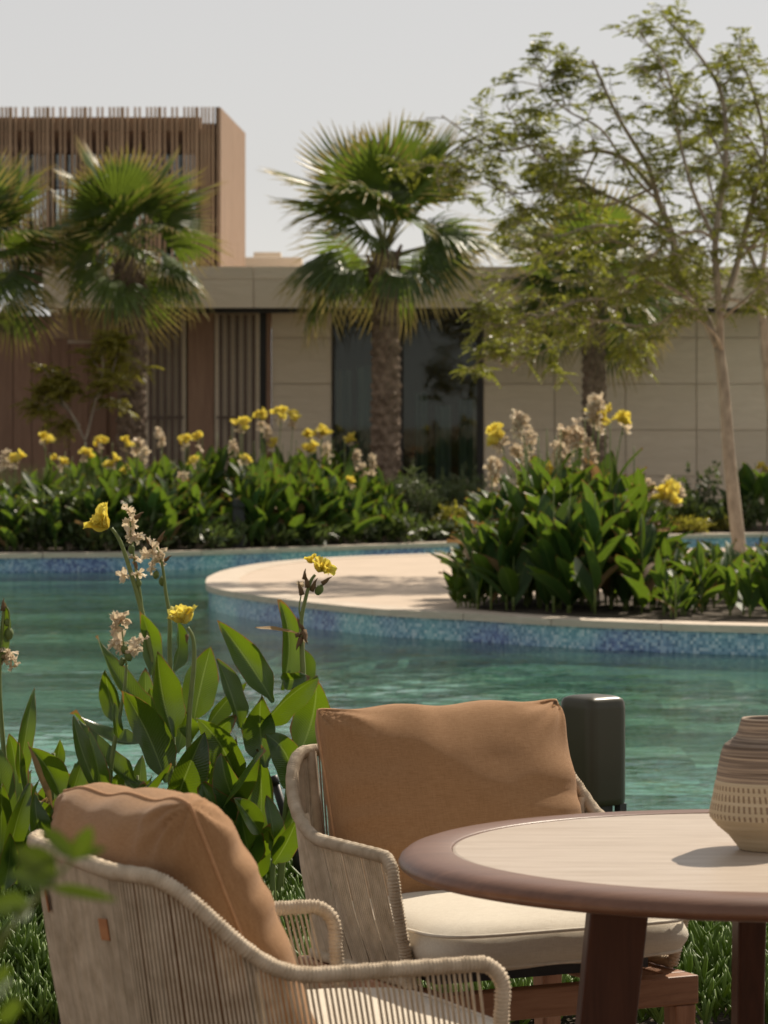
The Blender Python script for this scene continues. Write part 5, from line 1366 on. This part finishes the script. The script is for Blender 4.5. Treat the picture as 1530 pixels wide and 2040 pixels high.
# black irrigation stake
st_ = thing('black_stake', P(590, 1760, 10.1) * 1.0, 'slanting black plastic tube stuck in the bank between the two armchairs', 'garden stake')
st_.location.z = 0
m = MB(); o_ = st_.location; m.tube([P(594, 1760, 10.1) - o_, P(590, 1700, 10.1) - o_, P(572, 1640, 10.1) - o_, P(548, 1560, 10.1) - o_], .0125, 12); m.build('stake_body', 'dark_plastic', st_, smooth=True)
m = MB(); m.tube([P(549, 1563, 10.1) - o_, P(543, 1546, 10.1) - o_], .0145, 12); m.build('stake_cap', 'dark_plastic', st_, smooth=True)

# ------------------------------------------------------------------ ground cover of finger-like leaves
def ground_cover():
    rs = np.random.RandomState(3); n_sh = 7500
    X = rs.uniform(-2.1, 2.1, n_sh); Y = rs.uniform(8.12, 11.3, n_sh)
    nb = np.interp(X, [p[0] for p in near_bank], [p[1] for p in near_bank]); keep = (Y < nb - .03) & ~((np.abs(X - LB.x) < .10) & (np.abs(Y - 9.45) < .10))
    X = X[keep]; Y = Y[keep]; ns = len(X)
    H = rs.uniform(.045, .125, ns) * (1 + .45 * np.sin(X * 5.1 + Y * 3) * np.sin(Y * 4.3 - X))
    per = 7; N = ns * per
    sh = np.repeat(np.arange(ns), per); k = np.tile(np.arange(per), ns)
    az = rs.uniform(0, 6.28, ns)[sh] + k * 2.4; el = np.radians(rs.uniform(25, 82, N)); L = rs.uniform(.040, .078, N)
    lean = rs.normal(0, .22, (ns, 2))
    bz = H[sh] * (.35 + .65 * (k + .5) / per)
    base = np.stack([X[sh] + lean[sh, 0] * bz, Y[sh] + lean[sh, 1] * bz, bz], 1)
    d = np.stack([np.cos(az) * np.cos(el), np.sin(az) * np.cos(el), np.sin(el)], 1)
    s = np.stack([-np.sin(az), np.cos(az), np.zeros(N)], 1); nn = np.cross(d, s)
    w = rs.uniform(.0050, .0082, N)[:, None]; Lc = L[:, None]
    def ring(t_, f, up): c = base + d * Lc * t_ + np.array([0, 0, 1]) * Lc * up; return [c + s * w * f, c + nn * w * f * .7, c - s * w * f, c - nn * w * f * .7]
    r0 = ring(0, .55, 0); r1 = ring(.5, 1.0, .04); r2 = ring(.85, .75, .14); tip = base + d * Lc + np.array([0, 0, 1]) * Lc * .22
    V = np.stack(r0 + r1 + r2 + [tip], 1).reshape(-1, 3)
    quads = []
    for a in (0, 4):
        for q in range(4): quads.append((a + q, a + (q + 1) % 4, a + 4 + (q + 1) % 4, a + 4 + q))
    tris = [(8 + q, 8 + (q + 1) % 4, 12, 12) for q in range(4)]
    FQ = (np.array(quads)[None] + np.arange(N)[:, None, None] * 13).reshape(-1, 4)
    T = (np.array([t_[:3] for t_ in tris])[None] + np.arange(N)[:, None, None] * 13).reshape(-1, 3)
    me_ = bpy.data.meshes.new('ground_cover')
    nq, nt = len(FQ), len(T); me_.vertices.add(len(V)); me_.vertices.foreach_set('co', V.astype(np.float32).ravel())
    me_.loops.add(nq * 4 + nt * 3); me_.loops.foreach_set('vertex_index', np.concatenate([FQ.ravel(), T.ravel()]).astype(np.int32))
    me_.polygons.add(nq + nt); me_.polygons.foreach_set('loop_start', np.concatenate([np.arange(nq) * 4, nq * 4 + np.arange(nt) * 3]).astype(np.int32))
    me_.update(calc_edges=True); me_.polygons.foreach_set('use_smooth', np.ones(nq + nt, dtype=bool)); me_.materials.append(M['succulent'])
    o = inst('ground_cover', me_); tag(o, 'dense low carpet of finger shaped green succulent leaves on the near bank', 'ground cover', kind='stuff')
ground_cover()

# ------------------------------------------------------------------ out-of-focus sprig close to the camera
DS = 2.35
sg_ = thing('near_shrub', (-.46, DS, 0.012), 'blurred leafy sprig close to the camera at the lower left', 'shrub')
m = MB(); o_ = sg_.location
def sp(px, py, d=0): return P(px, py, DS + d) - o_
stem_pts = [Vector((0, 0, 0)), Vector((-.01, 0, .5)), Vector((.03, 0, .85)), sp(-60, 1960), sp(20, 1850), sp(90, 1770), sp(160, 1700)]
m.tube([Vector(c) for c in catmull([tuple(p) for p in stem_pts], 5)], [lerp(.006, .0012, i / 30) for i in range(31)], 6); m.build('stem', 'stem', sg_, smooth=True)
for b0, t0, w in (((110, 1745), (28, 1690), 78), ((100, 1760), (20, 1740), 60), ((150, 1712), (78, 1648), 42), ((150, 1712), (182, 1645), 48), ((152, 1710), (212, 1690), 26), ((95, 1765), (235, 1795), 34), ((60, 1800), (-20, 1810), 60), ((30, 1840), (60, 1790), 40),
                  ((-10, 1960), (20, 1925), 30), ((0, 2040), (45, 1985), 40), ((-5, 1985), (22, 1950), 26), ((0, 1900), (-30, 1850), 60)):
    mm = MB(); p0 = sp(*b0, lr.uniform(-.02, .02)); p1 = sp(*t0, lr.uniform(-.05, .05)); d = (p1 - p0).normalized()
    leaf_between(mm, p0, p1, w * .8 * DS / F, (0, .004, .002), Vector((d.z, .25, -d.x)), .2, .01, 8, seed=3); mm.build('leaf', 'near_leaf', sg_, smooth=True)
m = MB(); m.tube([sp(-60, 2060), sp(-20, 2010), sp(20, 1960)], .0014, 5); m.build('stem', 'stem', sg_, smooth=True)
